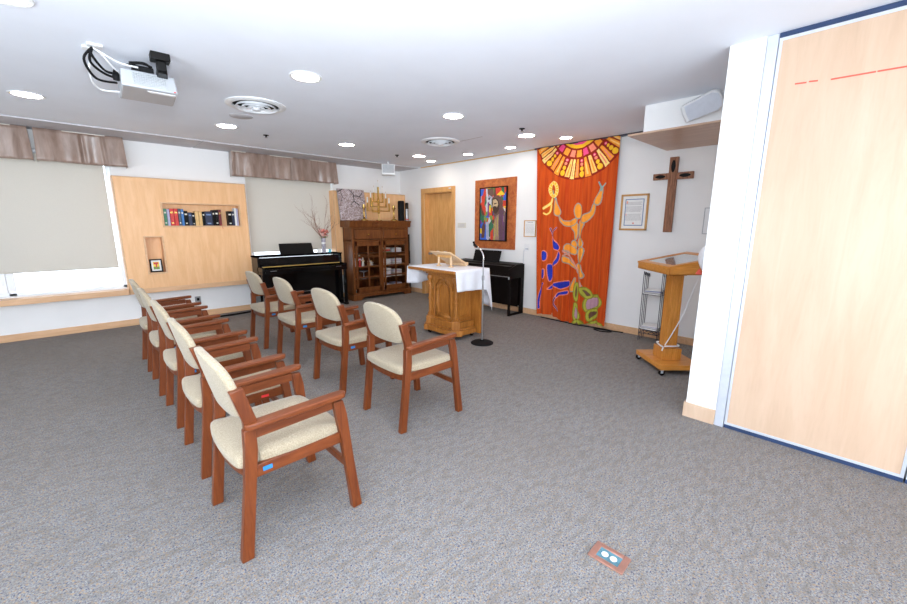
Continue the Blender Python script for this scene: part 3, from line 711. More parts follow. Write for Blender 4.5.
for x, c, l in ((.16, 'cyan_glass', 'blue and white box on the bottom shelf behind the left cabinet door'), (.30, 'paper', 'white booklet box on the bottom cabinet shelf'), (.44, 'tan', 'small tan box on the bottom cabinet shelf')):
    t = thing('trinket_box', l, 'box', (CX0+x, CY0+.10, SZ[0]+.0005)); box('box_base', c, -.05, -.05, 0, .05, .05, .04, parent=t, bevel=.003); box('box_lid', 'off_white', -.052, -.052, .04, .052, .052, .055, parent=t, bevel=.003)
# ---- things on the cabinet
ZT = CH_+.0005
ang = math.radians(9)
t = thing('canvas_print', 'square blossom print in grey and brown standing on the left of the cabinet', 'picture', (3.985, 6.93, ZT))
Mx = Matrix.Rotation(-ang, 4, 'X')
N_ = 120; uu, vv = np.meshgrid((np.arange(N_)+.5)/N_, (np.arange(N_)+.5)/N_, indexing='ij'); ix = np.zeros((N_, N_), int)
for pts, wd in (([(.0, .9), (.12, .95), (.2, 1.0)], .015), ([(.42, 1.0), (.58, .84), (.58, .62), (.75, .5)], .014), ([(.58, .8), (.8, .78), (.92, .9)], .011), ([(.8, .78), (.95, .62), (1.0, .6)], .008), ([(.58, .65), (.45, .5)], .008), ([(.1, .94), (.16, .75), (.1, .6)], .009)):
    ix[dist_line(uu, vv, pts) < wd] = 1
sx = .285
def cpos(u, v):
    y = -.012+0*u; z = v*.59; x = (u*2-1)*sx
    return x, y*math.cos(-ang)-z*math.sin(-ang), y*math.sin(-ang)+z*math.cos(-ang)
numgrid('printed_face', N_, N_, cpos, ix, ['blossom_print', 'black_matte'], t)
box('canvas_block', 'print_grey', -sx, -.0115, 0, sx, .012, .59, parent=t, M=Mx)
# menorah
t = thing('brass_menorah', 'angular brass seven-branch candle stand with white candles on the cabinet', 'candelabrum', (4.505, 6.86, ZT))
st = MB(); st.lathe([(.06, 0), (.06, .01), (.008, .02), (.006, .16)], n=16); st.box(-.02, -.014, .14, .02, .014, .43); st.box(-.155, -.008, .16, -.13, .008, .38); st.box(-.155, -.007, .16, .02, .007, .178); st.box(-.155, -.007, .365, .02, .007, .38)
st.done('stem', 'brass', t, .002)
for k, (dx, zl, zt_) in enumerate(((.089, .36, .54), (.156, .27, .44), (.225, .19, .345))):
    for s in (-1, 1):
        a = MB(); X = dx*s*1.12
        a.box(min(0, X), -.008, zl-.010, max(0, X), .008, zl+.010); a.box(X-.013, -.011, zl-.010, X+.013, .011, zt_)
        a.done('branch', 'brass', t, .002)
for dx, zt_, hc in ((0, .43, .30), (.0997, .54, .13), (-.0997, .54, .13), (.1747, .44, .13), (-.1747, .44, .13), (.252, .345, .13), (-.252, .345, .13)):
    if dx == 0: MB().box(-.015, -.012, .43, .015, .012, .65).done('branch', 'brass', t, .002)
    z = .65 if dx == 0 else zt_
    c = MB().lathe([(.013, 0), (.012, .10), (.004, .105), (0, .106)], (dx, 0, z), n=10).done('candle', 'candle_wax', t)
    MB().lathe([(0, .105), (.006, .114), (.004, .125), (0, .135)], (dx, 0, z), n=8).done('wick_tip', 'flame_tip', c)
cs = thing('candlestick', 'short brass candlestick on the cabinet, left of the branched candle stand', 'candlestick', (4.13, 6.80, ZT), group='brass candlesticks on the cabinet')
MB().lathe([(.07, 0), (.068, .014), (.028, .035), (.017, .05), (.024, .07), (.016, .09), (.016, .19), (.023, .205), (.016, .215), (.036, .235), (.036, .24)], n=18).done('stem', 'brass', cs)
MB().lathe([(.036, .24), (.045, .248), (.024, .258), (.024, .30), (.0, .301)], n=16).done('candle_cup', 'brass', cs)
dup(cs, (4.825, 6.80, ZT), 0, 'short brass candlestick on the cabinet, right of the branched candle stand')
t = thing('speaker', 'tall black cylinder speaker at the right end of the cabinet top', 'speaker', (5.035, 6.83, ZT))
MB().lathe([(.064, 0), (.067, .01), (.067, .385), (.058, .405), (0, .41)], n=24).done('speaker_body', 'black_matte', t)
t = thing('flask', 'slim black and steel flask beside the black cylinder on the cabinet', 'flask', (5.145, 6.78, ZT))
MB().lathe([(.033, 0), (.035, .01), (.035, .33), (.03, .355), (0, .36)], n=20).done('flask_body', 'steel', t); MB().lathe([(.036, .24), (.036, .355), (.025, .37), (0, .372)], n=20).done('cap', 'black_satin', t); MB().lathe([(.036, .02), (.037, .03), (.036, .04)], n=20).done('band', 'red', t)
t = thing('folded_stand', 'narrow black folded stand leaning in the gap right of the cabinet', 'stand', (5.24, 6.86, 0))
q = MB(); q.tube([(0, 0, .02), (.02, .02, 1.25)], .016, n=8).tube([(.03, .0, .0), (.03, .02, .9)], .012, n=8).tube([(-.03, 0, .0), (.01, .02, .9)], .012, n=8); q.done('tubes', 'black_satin', t)
box('white_clip', 'white_plastic', -.014, -.03, .5, .014, -.014, .62, parent=t)
# ---- vase with twigs on the piano
PZ = .9485
t = thing('flower_vase', 'slim patterned vase with pink flowers and bare twigs on the piano', 'vase', (3.30, 6.86, PZ))
MB().lathe([(.034, 0), (.036, .01), (.038, .24), (.042, .26), (.036, .26), (.03, .02), (0, .02)], n=20).done('vase_body', 'vase_glass', t)
MB().lathe([(.0375, .16), (.0395, .165), (.0395, .18), (.0375, .185)], n=20).done('band', 'paper', t)
random.seed(11); fl = MB()
for i in range(16):
    a = random.uniform(0, 6.28); r = random.uniform(0, .085); c = Vector((r*math.cos(a), r*math.sin(a)*.7, .33+random.uniform(-.03, .08)))
    for j in range(9):
        b2 = random.uniform(0, 6.28); e2 = random.uniform(-.3, 1.2); d = Vector((math.cos(b2)*math.cos(e2), math.sin(b2)*math.cos(e2), math.sin(e2))); p = c+d*.022
        s1 = d.orthogonal().normalized()*.026; s2 = d.cross(s1).normalized()*.026
        fl.face([fl.b.verts.new(c), fl.b.verts.new(p+s1), fl.b.verts.new(p+d*.02), fl.b.verts.new(p+s2)], fl._m('pink_petals' if i % 3 else 'pale_petals'))
fl.done('flowers', None, t)
lf_ = MB()
for i in range(9):
    a = random.uniform(-.6, .9) if i < 6 else random.uniform(0, 6.28); p0 = Vector((0, 0, .26)); d = Vector((math.cos(a), math.sin(a)*.6, random.uniform(-.1, .5))); p1 = p0+d*.06; p2 = p0+d*.12; s1 = Vector((-d.y, d.x, 0)).normalized()*.018
    lf_.face([lf_.b.verts.new(p0), lf_.b.verts.new(p1+s1), lf_.b.verts.new(p2), lf_.b.verts.new(p1-s1)])
lf_.done('leaves', 'leaf_green', t)
tw = MB()
def twig(p, d, l, r, dep):
    pts = [p]; q = p.copy(); dd = d.copy()
    for i in range(4): dd = (dd+Vector((random.uniform(-.28, .28), random.uniform(-.1, .1), random.uniform(-.15, .2)))).normalized(); q = q+dd*l/4; pts.append(q.copy())
    tw.tube(pts, [r*(1-.17*i) for i in range(5)], n=5)
    if dep:
        for i in (1, 2, 3, 4):
            e = (dd+Vector((random.uniform(-.9, .9), random.uniform(-.3, .2), random.uniform(-.2, .5)))).normalized(); twig(pts[i], e, l*.5, r*.55, dep-1)
for dx, dz, l in ((-1.0, 1.0, .50), (-.75, 1.2, .44), (-1.5, 1.3, .36), (-.2, 1.3, .36), (.15, 1.4, .48), (.6, 1.1, .34), (.6, 1.3, .28)):
    twig(Vector((0, 0, .24)), Vector((dx, -.05, dz)).normalized(), l, .0045, 2)
tw.done('twigs', 'twig', t, angle=80)
tag(MB().lathe([(.02, 0), (.024, .01), (.024, .05), (.02, .06), (0, .06)], (3.40, 6.84, PZ), n=16).done('glass_cup', 'cyan_glass'), 'tiny turquoise glass right of the vase on the piano', 'glass')
tag(MB().box(3.17, 6.83, PZ, 3.235, 6.86, PZ+.075).done('small_card', 'paper', bevel=.002), 'small white card left of the vase on the piano', 'card')

# ---- altar
AX, AY = 3.42, 3.77
t = thing('altar', 'carved oak altar on casters with arched panel and corner columns', 'altar', (AX, AY, 0)); WD = 'oak_altar'
b = MB(); b.box(.028, -.222, .13, .32, .222, .86)
b.done('altar_body', WD, t, .003)
b = MB()
for z0, z1, e in ((.052, .115, .085), (.115, .135, .06), (.135, .21, .035)):
    P = [(-e, -.25-e+.05), (-e+.05, -.25-e), (.30, -.25-e), (.30, .25+e), (-e+.05, .25+e), (-e, .25+e-.05)]
    b.prism(P, 'z', z0, z1)
for s in (-1, 1):
    M2 = Matrix.Translation((0, s*.25, 0)) @ Matrix.Rotation(math.radians(45), 4, 'Z')
    b.box(-.085, -.085, .05, .085, .085, .125, M=M2); b.box(-.055, -.055, .125, .055, .055, .235, M=M2)
b.done('plinth', WD, t, .005)
b = MB()
for z0, z1, e in ((.79, .81, .015), (.81, .835, .04), (.835, .86, .075)): b.prism([(-e, -.27-e*.6), (.33, -.27-e*.6), (.33, .27+e*.6), (-e, .27+e*.6)], 'z', z0, z1)
b.done('cornice', WD, t, .005)
box('altar_top', WD, -.16, -.39, .86, .44, .53, .897, parent=t, bevel=.006)
box('rear_slab', WD, .315, -.385, .04, .365, .33, .86, parent=t, bevel=.003)
for x, y in ((0, -.25), (0, .25)):
    MB().lathe([(.045, .235), (.045, .25), (.032, .26), (.036, .275), (.022, .29), (.022, .38), (.022, .46), (.029, .468), (.029, .485), (.022, .493), (.022, .62), (.022, .665), (.030, .672), (.030, .688), (.021, .70), (.024, .72), (.038, .745), (.042, .77), (.034, .79), (.0, .79)], (x, y, 0), n=16).done('column', WD, t)
def arch(w_, z0, z1, n=12):
    P = [(-w_/2, z0), (-w_/2, z1-w_/2)]; P += [(-w_/2*math.cos(math.pi*i/n), z1-w_/2+w_/2*math.sin(math.pi*i/n)) for i in range(1, n)]; return P+[(w_/2, z1-w_/2), (w_/2, z0)]
b = MB()
for w_, z0, z1, r in ((.33, .235, .77, .013), (.19, .295, .69, .011)):
    b.tube([(.004 if w_ > .3 else .016, p, q) for p, q in arch(w_, z0, z1)], r, n=6, closed=True)
b.done('arch_moulding', WD, t)
b = MB(); AO = arch(.33, .235, .775)
for k in range(len(AO)-1):
    (ya, za), (yb, zb) = AO[k], AO[k+1]
    if k == 0 or k == len(AO)-2:
        s_ = -1 if k == 0 else 1; q = [(ya, za), (yb, zb), (s_*.222, zb), (s_*.222, za)]
    else: q = [(ya, za), (yb, zb), (yb if abs(yb) < .164 else math.copysign(.222, yb), .79), (ya if abs(ya) < .164 else math.copysign(.222, ya), .79)]
    b.prism(q, 'x', .0, .03)
b.prism([(-.222, .21), (.222, .21), (.222, .235), (-.222, .235)], 'x', 0, .03)
b.done('front_frame', WD, t)
b = MB(); A1 = arch(.33, .235, .77); A2 = arch(.19, .295, .69)
for k in range(len(A1)):
    k2 = (k+1) % len(A1); p = [(.014, *A1[k]), (.014, *A1[k2]), (.014, *A2[k2]), (.014, *A2[k])]
    b.face([b.b.verts.new(q) for q in p])
b.done('arch_panel', WD, t, solid=.006)
b = MB()
for a in ((.045, .235, .285, .76), (.085, .285, .245, .70)):
    x0, z0, x1, z1 = a; b.tube([(x0, -.226, z0), (x1, -.226, z0), (x1, -.226, z1), (x0, -.226, z1)], .010, n=6, closed=True)
b.done('side_panel_moulding', WD, t)
for i, (x, y) in enumerate(((-.02, .24), (.27, -.27), (.27, .27), (-.03, -.22))):
    c = MB(); c.tube([(x, y-.012, .026), (x, y+.012, .026)], .026, n=14, mat='black_matte'); c.box(x-.01, y-.016, .026, x+.01, y+.016, .054, 'steel'); c.done('caster', None, t)
# cloth
t = thing('altar_cloth', 'white cloth draped over the oak altar', 'cloth', (AX, AY, .8985))
x0, x1, y0, y1 = -.155, .455, -.40, .54
cl = MB()
cl.grid(lambda u, v: (x0+(x1-x0)*u, y0+(y1-y0)*v, .0015), 8, 12)
def flap(u, v):   # -y side; u along x, v down
    d = .245+.03*u+(.30*max(0, (u-.82)/.18)**1.2)
    return (x0+(x1-x0)*u+.05*v*max(0, u-.7)/.3, y0-.006-.014*v-.010*v*math.sin(u*17)-.012*v*math.sin(u*7+1), .0015-d*v)
cl.grid(flap, 40, 10)
def flap2(u, v):
    return (x0+(x1-x0)*u, y1+.006+.02*v+.010*v*math.sin(u*15), .0015-(.235+.02*math.sin(u*5))*v)
cl.grid(flap2, 30, 8)
def flap3(u, v):
    return (x1+.006+.05*v+.018*v*math.sin(u*19), y0+(y1-y0)*u-.02*v*(1-u), .0015-(.46+.07*math.cos(u*6))*v)
cl.grid(flap3, 40, 10)
cl.done('cloth_sheet', 'cloth_white', t, solid=.003, angle=75)
# book stand
t = thing('book_stand', 'pale wooden book stand tilted on the white altar cloth', 'book stand', (3.50, 3.70, .9022))
b = MB(); b.hexa([(-.02, 0, .19), (.285, 0, .03), (.285, .40, .03), (-.02, .40, .19), (-.008, 0, .205), (.297, 0, .045), (.297, .40, .045), (-.008, .40, .205)]); b.done('tilted_board', 'pale_wood', t, .003)
b = MB(); b.hexa([(.28, 0, .0), (.33, 0, .02), (.33, .40, .02), (.28, .40, .0), (.275, 0, .035), (.325, 0, .055), (.325, .40, .055), (.275, .40, .035)]); b.done('book_ledge', 'pale_wood', t, .003)
for y in (.06, .30):
    MB().lathe([(.035, 0), (.035, .01), (.016, .016), (.018, .08), (.014, .15), (.012, .185)], (.06, y, 0), n=14).done('leg', 'pale_wood', t)
box('cross_bar', 'frame_wood', .045, .05, .12, .075, .32, .155, parent=t, bevel=.003)
t = thing('open_book', 'open white book lying on the wooden book stand', 'book', (3.50, 3.70, .9022))
bk = MB()
def pg(u, v): 
    x = .02+.22*v; y = .06+.28*u; z = .19-.525*(x+.02)+.021+.014*abs(math.sin(u*math.pi*2))
    return (x, y, z)
bk.grid(pg, 24, 4); bk.done('pages', 'paper', t, solid=.006)
# microphone stand
t = thing('microphone_stand', 'chrome microphone stand with gooseneck and round black base before the altar', 'microphone stand', (3.535, 3.168, 0))
MB().lathe([(.14, 0), (.142, .008), (.12, .02), (.03, .032), (.02, .045), (0, .045)], n=36).done('base', 'black_matte', t)
MB().tube([(0, 0, .04), (0, 0, .82)], .011, n=12).tube([(0, 0, .82), (0, 0, 1.03)], .008, n=10).done('pole', 'steel', t)
MB().lathe([(.014, .79), (.016, .8), (.016, .84), (.012, .85), (0, .85)], n=14).done('clutch', 'steel', t)
MB().tube(smooth([(0, 0, 1.02), (0, .0, 1.09), (0, .04, 1.15), (0, .11, 1.19)]), .009, n=10).done('gooseneck', 'chrome', t)
MB().tube([(0, .10, 1.185), (0, .155, 1.215)], [.012, .018], n=10).tube([(0, .14, 1.19), (-.0, .165, 1.25)], [.01, .014], n=8).done('microphone_clip', 'black_satin', t)
# ---- painting with orange mat
t = thing('mosaic_painting', 'colourful painting of a hooded bearded figure on a rust-orange mat board', 'painting', (XD, 4.527, 1.04))
box('mat_board', 'mat_orange', -.022, -.457, 0, 0, .457, 1.18, parent=t, bevel=.003)
f = MB(); a0, a1, b0, b1 = -.292, .318, .135, 1.045
f.box(-.055, a0, b0, -.022, a1, b0+.018).box(-.055, a0, b1-.018, -.022, a1, b1).box(-.055, a0, b0, -.022, a0+.018, b1).box(-.055, a1-.018, b0, -.022, a1, b1)
f.done('frame', 'black_satin', t, .003)
PAL = {'p_blue': (.03, .12, .62), 'p_red': (.68, .05, .02), 'p_white': (.62, .62, .66), 'p_yellow': (.85, .60, .02), 'p_green': (.03, .16, .08), 'p_purple': (.22, .05, .26), 'p_brown': (.13, .05, .035), 'p_lilac': (.40, .42, .56), 'p_black': (.012, .012, .03), 'p_lime': (.20, .32, .06),
       'p_skin': (.62, .45, .26), 'p_hair': (.06, .028, .02), 'p_hood': (.16, .08, .06), 'p_robe': (.13, .06, .10), 'p_robe2': (.34, .20, .16), 'p_gold': (.45, .36, .10)}
for k, v_ in PAL.items(): plain(k, v_, .55, vary=.12, scale=40)
PK = list(PAL); NU, NV = 128, 192; rs = np.random.RandomState(7)
uu, vv = np.meshgrid((np.arange(NU)+.5)/NU, (np.arange(NV)+.5)/NV, indexing='ij')
n = 95; sx_ = rs.rand(n); sy_ = rs.rand(n); ang_ = rs.rand(n)*.9-.45; st_ = rs.rand(n)*.9+.9
best = np.full(uu.shape, 9.0); who = np.zeros(uu.shape, int)
for i in range(n):
    dx = (uu-sx_[i])*.6; dy = (vv-sy_[i])*.91
    a = dx*np.cos(ang_[i])-dy*np.sin(ang_[i]); c_ = dx*np.sin(ang_[i])+dy*np.cos(ang_[i]); d = np.abs(a)*st_[i]*1.5+np.abs(c_)*.75
    k = d < best; best[k] = d[k]; who[k] = i
colr = rs.choice(10, n, p=[.19, .22, .15, .08, .08, .08, .08, .06, .02, .04]); idx = colr[who]
def reg(poly, key):
    """poly in picture fractions: across from the left, down from the top"""
    idx[inpoly(uu, 1-vv, poly)] = PK.index(key)
cz = lambda L: [((x-35)/255, (y-55)/495) for x, y in L]
reg(cz([(38, 400), (60, 380), (110, 400), (110, 548), (38, 548)]), 'p_blue'); reg(cz([(95, 380), (125, 370), (130, 540), (100, 540)]), 'p_lilac'); reg(cz([(30, 430), (55, 440), (55, 490), (30, 480)]), 'p_yellow')
reg(cz([(125, 400), (155, 350), (160, 400), (150, 500), (130, 520)]), 'p_green'); reg(cz([(55, 420), (80, 360), (90, 430), (80, 530), (50, 530)]), 'p_brown'); reg(cz([(145, 470), (170, 430), (168, 540), (140, 540)]), 'p_red')
reg(cz([(185, 60), (240, 60), (240, 110), (190, 120)]), 'p_red'); reg(cz([(195, 125), (240, 85), (275, 125), (235, 130)]), 'p_yellow'); reg(cz([(36, 62), (75, 62), (60, 120), (36, 130)]), 'p_blue'); reg(cz([(90, 60), (110, 60), (115, 210), (100, 200)]), 'p_white')
reg(cz([(255, 180), (288, 180), (288, 235), (265, 250)]), 'p_red'); reg(cz([(262, 232), (285, 230), (280, 258)]), 'p_yellow'); reg(cz([(110, 190), (125, 190), (130, 330), (112, 320)]), 'p_purple'); reg(cz([(125, 220), (145, 215), (140, 290), (125, 280)]), 'p_yellow')
reg(cz([(105, 62), (165, 62), (170, 120), (150, 140), (110, 110)]), 'p_hood')
reg(cz([(155, 150), (175, 132), (210, 130), (240, 150), (255, 190), (258, 240), (285, 290), (290, 350), (290, 550), (175, 550), (170, 430), (180, 330), (165, 280), (155, 220)]), 'p_hood')
reg(cz([(225, 240), (285, 290), (290, 550), (228, 550), (220, 400)]), 'p_robe'); reg(cz([(190, 320), (225, 300), (222, 400), (230, 550), (185, 550)]), 'p_robe2'); reg(cz([(172, 400), (188, 330), (195, 440), (190, 550), (173, 550)]), 'p_gold'); reg(cz([(205, 330), (215, 320), (215, 520), (205, 500)]), 'p_gold')
reg(cz([(158, 160), (180, 150), (210, 165), (225, 210), (222, 260), (195, 300), (168, 285), (158, 220)]), 'p_hair')
reg(cz([(162, 170), (188, 162), (208, 185), (212, 215), (205, 235), (190, 250), (172, 240), (162, 225)]), 'p_skin'); reg(cz([(172, 202), (196, 196), (198, 206), (174, 212)]), 'p_hair'); reg(cz([(165, 232), (180, 226), (200, 232), (196, 262), (172, 266)]), 'p_hair')
for k_ in range(22):
    q = rs.rand(); r_ = rs.rand(); 
    if q > .55: idx[(np.abs(uu-q-(vv-r_)*.05) < .007) & (np.abs(1-vv-(.55+.4*r_)) < .09)] = PK.index(['p_robe2', 'p_hood', 'p_gold', 'p_purple'][k_ % 4])
numgrid('painted_canvas', NU, NV, lambda u, v: (-.045+0*u, a1-.012-(a1-a0-.024)*u, b0+.012+(b1-b0-.024)*v), idx, PK, t)
# ---- small certificate frame, wall plaque and socket
def doc_frame(loc, w_, h_, fw, mt, label, inner, lines, cat='framed document'):
    t = thing('framed_document', label, cat, loc); f = MB()
    f.box(-.022, -w_/2, 0, 0, w_/2, fw).box(-.022, -w_/2, h_-fw, 0, w_/2, h_).box(-.022, -w_/2, 0, 0, -w_/2+fw, h_).box(-.022, w_/2-fw, 0, 0, w_/2, h_)
    f.done('frame', mt, t, .003); box('paper_sheet', 'paper', -.010, -w_/2+fw*.8, fw*.8, -.002, w_/2-fw*.8, h_-fw*.8, parent=t)
    if inner:
        i0, i1, j0, j1 = inner; g = .010; q = MB(); q.box(-.012, i0, j0, -.009, i1, j0+g).box(-.012, i0, j1-g, -.009, i1, j1).box(-.012, i0, j0, -.009, i0+g, j1).box(-.012, i1-g, j0, -.009, i1, j1); q.done('blue_border', 'print_blue', t)
    random.seed(len(label)); q = None; last = None
    for (y0_, y1_, z_, hh) in lines:
        y = y1_
        if last is not None and last-z_ > .019: q.done('printed_paragraph', 'print_grey', t); q = None
        if q is None: q = MB()
        last = z_
        while y > y0_+.01:
            wl = random.uniform(.008, .028); ya = max(y-wl, y0_); q.box(-.0115, ya, z_, -.0095, y, z_+hh); y = ya-.005
    q.done('printed_paragraph', 'print_grey', t); return t
doc_frame((XD, 3.78, 1.262), .228, .262, .012, 'frame_wood', 'small certificate in a thin wooden frame, between the mosaic painting and the orange banner', None,
          [(-.05, .05, .225, .008)]+[(-.075, .075, .19-.018*i, .0035) for i in range(8)])
t = doc_frame((XD, 2.163, 1.384), .352, .46, .024, 'frame_wood', 'gold-framed document with a blue border right of the orange banner', (-.12, .12, .06, .40),
          [(-.095, .105, .355-.0145*i, .005) for i in range(3)]+[(-.095, .105, .30-.0125*i, .0045) for i in range(6)]+[(-.095, .105, .205-.0125*i, .0045) for i in range(7)])
q = MB(); q.box(-.0125, .085, .345, -.0095, .105, .375, 'orange_ink').box(-.0125, .095, .19, -.0095, .105, .215, 'orange_ink').box(-.0125, -.01, .085, -.0095, .008, .10, 'red_ink'); q.done('coloured_initials', None, t)
t = thing('door_plaque', 'small beige room plaque on the wall right of the wooden door', 'sign', (XD, 5.33, 1.395))
box('plate', 'off_white', -.008, -.11, 0, 0, .11, .095, parent=t, bevel=.002); q = MB()
for i in range(3): q.box(-.0085, -.07, .022+i*.02, -.0075, .08-.02*i, .030+i*.02)
q.done('raised_text', 'strip_panel', t)
t = thing('wall_socket', 'white wall outlet with thin plugged cord above the dark piano', 'socket', (XD, 3.84, 1.03))
box('cover_plate', 'white_plastic', -.006, -.055, .0, 0, .045, .115, parent=t, bevel=.002); box('plug', 'aluminium', -.03, -.04, .03, -.006, .01, .05, parent=t, bevel=.003)
MB().tube(smooth([(-.028, .03, .02), (-.02, .04, -.05), (-.015, .045, -.15), (-.02, .03, -.21)]), .004, n=6).done('cord', 'aluminium', t)
# ---- orange banner
for k, v_, r_ in (('velour_dark', (.26, .018, .008), .8), ('b_orange', (.90, .33, .03), .6), ('b_gold', (.88, .50, .02), .6), ('b_light', (.95, .56, .16), .6), ('b_pink', (.80, .07, .24), .6), ('b_grey', (.30, .33, .28), .7),
                 ('b_cyan', (.10, .42, .44), .6), ('b_blue', (.02, .035, .42), .6), ('b_plum', (.14, .012, .05), .6), ('b_rose', (.85, .25, .16), .6), ('b_cream', (.9, .68, .22), .6), ('b_olive', (.22, .20, .02), .7), ('b_lime', (.42, .42, .05), .7), ('b_brown', (.15, .07, .05), .7), ('b_lilac', (.50, .28, .36), .7)):
    plain(k, v_, r_, vary=.08 if k == 'velour' else .05, scale=30, spec=.2)
m, nt, b = nodes('velour'); MATS['velour'] = m
c = mix(nt, ramp(nt, noise(nt, coords(nt, (1, 1, .05)), 26, 3, .6), .35, .65), (.44, .042, .003), (.60, .085, .007))
nt.links.new(c, b.inputs['Base Color']); b.inputs['Roughness'].default_value = .75; b.inputs['Sheen Weight'].default_value = .25; b.inputs['Sheen Tint'].default_value = (1, .4, .1, 1); b.inputs['Specular IOR Level'].default_value = .2
BM = ['velour', 'velour_dark', 'b_orange', 'b_gold', 'b_light', 'b_pink', 'b_grey', 'b_cyan', 'b_blue', 'b_plum', 'b_rose', 'b_cream', 'b_olive', 'b_lime', 'b_brown', 'b_lilac']
BANNER=[('O',1,0,[(2.894,1.646),(2.899,1.595),(2.919,1.558),(2.949,1.545),(2.982,1.559),(3.007,1.597),(3.019,1.649),(3.014,1.701),(2.994,1.737),(2.963,1.75),(2.931,1.735),(2.906,1.697)]),
('O',1,0,[(3.061,1.431),(2.961,1.479),(2.944,1.375),(2.955,1.26),(2.983,1.259),(3.0,1.355)]),
('O',1,0,[(2.911,1.507),(2.837,1.479),(2.871,1.375),(2.9,1.261),(2.918,1.337),(2.916,1.432)]),
('O',1,0,[(3.262,1.577),(3.191,1.518),(3.091,1.504),(2.987,1.545),(2.968,1.507),(3.023,1.45),(3.131,1.44),(3.223,1.499)]),
('O',1,0,[(3.334,1.841),(3.312,1.762),(3.237,1.644),(3.274,1.587),(3.344,1.617),(3.349,1.705)]),
('O',1,0,[(2.735,1.733),(2.704,1.705),(2.725,1.597),(2.818,1.497),(2.879,1.492),(2.893,1.544),(2.845,1.595),(2.768,1.634)]),
('O',1,0,[(2.636,1.951),(2.619,1.923),(2.632,1.774),(2.667,1.725),(2.721,1.751),(2.711,1.804),(2.659,1.881)]),
('c',0,0.014,[(2.67,2.023),(2.636,1.951),(2.637,1.915)]),
('c',0,0.014,[(2.574,2.002),(2.636,1.947)]),
('c',0,0.014,[(3.391,1.95),(3.37,1.871),(3.334,1.841)]),
('y',2,0.026,[(3.322,1.965),(3.325,1.923),(3.34,1.891),(3.364,1.873),(3.391,1.875),(3.417,1.895),(3.437,1.93),(3.445,1.972),(3.442,2.014),(3.426,2.046),(3.402,2.063),(3.375,2.061),(3.349,2.041),(3.33,2.007)]),
('k',0,0.035,[(3.403,1.834),(3.434,1.767),(3.536,1.701)]),
('k',0,0.02,[(3.416,1.746),(3.434,1.649),(3.479,1.61),(3.528,1.627)]),
('O',1,0,[(2.987,1.23),(2.945,1.184),(2.958,1.121),(3.012,1.119),(3.043,1.161),(3.029,1.21)]),
('O',1,0,[(2.895,1.277),(2.838,1.206),(2.854,1.139),(2.907,1.147),(2.922,1.213)]),
('O',1,0,[(3.093,1.176),(2.948,1.107),(2.965,1.033),(3.118,1.076),(3.138,1.132)]),
('O',1,0,[(2.91,1.119),(2.82,1.118),(2.849,0.946),(2.897,0.934)]),
('O',1,0,[(3.151,0.989),(3.096,0.978),(2.963,0.873),(2.929,0.828),(3.058,0.886),(3.154,0.926)]),
('O',1,0,[(2.918,0.891),(2.851,0.89),(2.827,0.808),(2.799,0.738),(2.829,0.707),(2.905,0.785)]),
('O',1,0,[(2.951,0.69),(2.933,0.657),(2.967,0.504),(3.027,0.509),(2.998,0.599)]),
('p',0,0.022,[(3.157,1.075),(3.066,1.008),(2.947,0.866),(2.886,0.781),(2.868,0.698),(2.786,0.523),(2.736,0.444)]),
('p',0,0.014,[(3.152,1.003),(3.069,1.05),(3.125,1.082)]),
('v',0,0.02,[(3.417,1.397),(3.382,1.32),(3.366,1.262)]),
('v',0,0.016,[(3.301,1.412),(3.382,1.32)]),
('U',1,0,[(3.373,1.268),(3.33,1.226),(3.228,1.129),(3.258,1.081),(3.333,1.104),(3.368,1.181)]),
('U',1,0,[(3.247,1.056),(3.211,1.014),(3.232,0.921),(3.333,0.825),(3.369,0.844),(3.289,0.937)]),
('U',1,0,[(3.501,1.058),(3.455,1.031),(3.445,0.972),(3.462,0.917),(3.511,0.908),(3.542,0.967),(3.539,1.033)]),
('U',1,0,[(3.43,0.839),(3.361,0.835),(3.346,0.682),(3.385,0.582),(3.423,0.705)]),
('U',1,0,[(3.475,0.767),(3.475,0.639),(3.518,0.635),(3.517,0.751)]),
('U',1,0,[(3.301,0.566),(3.058,0.633),(3.047,0.565),(3.164,0.504),(3.281,0.518)]),
('U',1,0,[(3.409,0.458),(3.324,0.549),(3.334,0.479)]),
('U',1,0,[(3.254,0.346),(3.225,0.425),(3.074,0.485),(3.071,0.439),(3.174,0.408)]),
('v',0,0.02,[(3.264,0.345),(3.283,0.251),(3.209,0.156)]),
('U',0,0.03,[(3.484,0.547),(3.528,0.419),(3.548,0.26),(3.542,0.135)]),
('G',1,0,[(2.728,0.417),(2.589,0.449),(2.515,0.376),(2.571,0.29),(2.72,0.227),(2.762,0.312)]),
('G',1,0,[(2.716,0.176),(2.667,0.236),(2.573,0.234),(2.58,0.17),(2.686,0.089)]),
('G',1,0,[(2.941,0.446),(2.928,0.578),(2.892,0.604),(2.873,0.498),(2.896,0.38)]),
('G',1,0,[(2.91,0.32),(2.858,0.24),(2.821,0.144),(2.879,0.085),(2.93,0.141),(2.925,0.259)]),
('G',1,0,[(2.818,0.547),(2.742,0.536),(2.662,0.454),(2.734,0.425),(2.782,0.467)]),
('G',1,0,[(2.924,0.047),(2.826,0.085),(2.781,0.02),(2.84,-0.02),(2.925,-0.021)]),
('G',1,0,[(2.705,0.019),(2.575,0.063),(2.486,0.04),(2.499,0.024),(2.673,-0.006)])]

NU, NV = 270, 540; YL0, YL1, YR0, YR1 = 3.575, 3.70, 2.435, 2.42; ZB, ZTOP = .035, CZ-.012
u, v = np.meshgrid((np.arange(NU)+.5)/NU, (np.arange(NV)+.5)/NV, indexing='ij')
Y = (YL0+(YL1-YL0)*v)*(1-u)+(YR0+(YR1-YR0)*v)*u; Z = ZB+(ZTOP-ZB)*v
bi = np.zeros(u.shape, int); B_ = BM.index
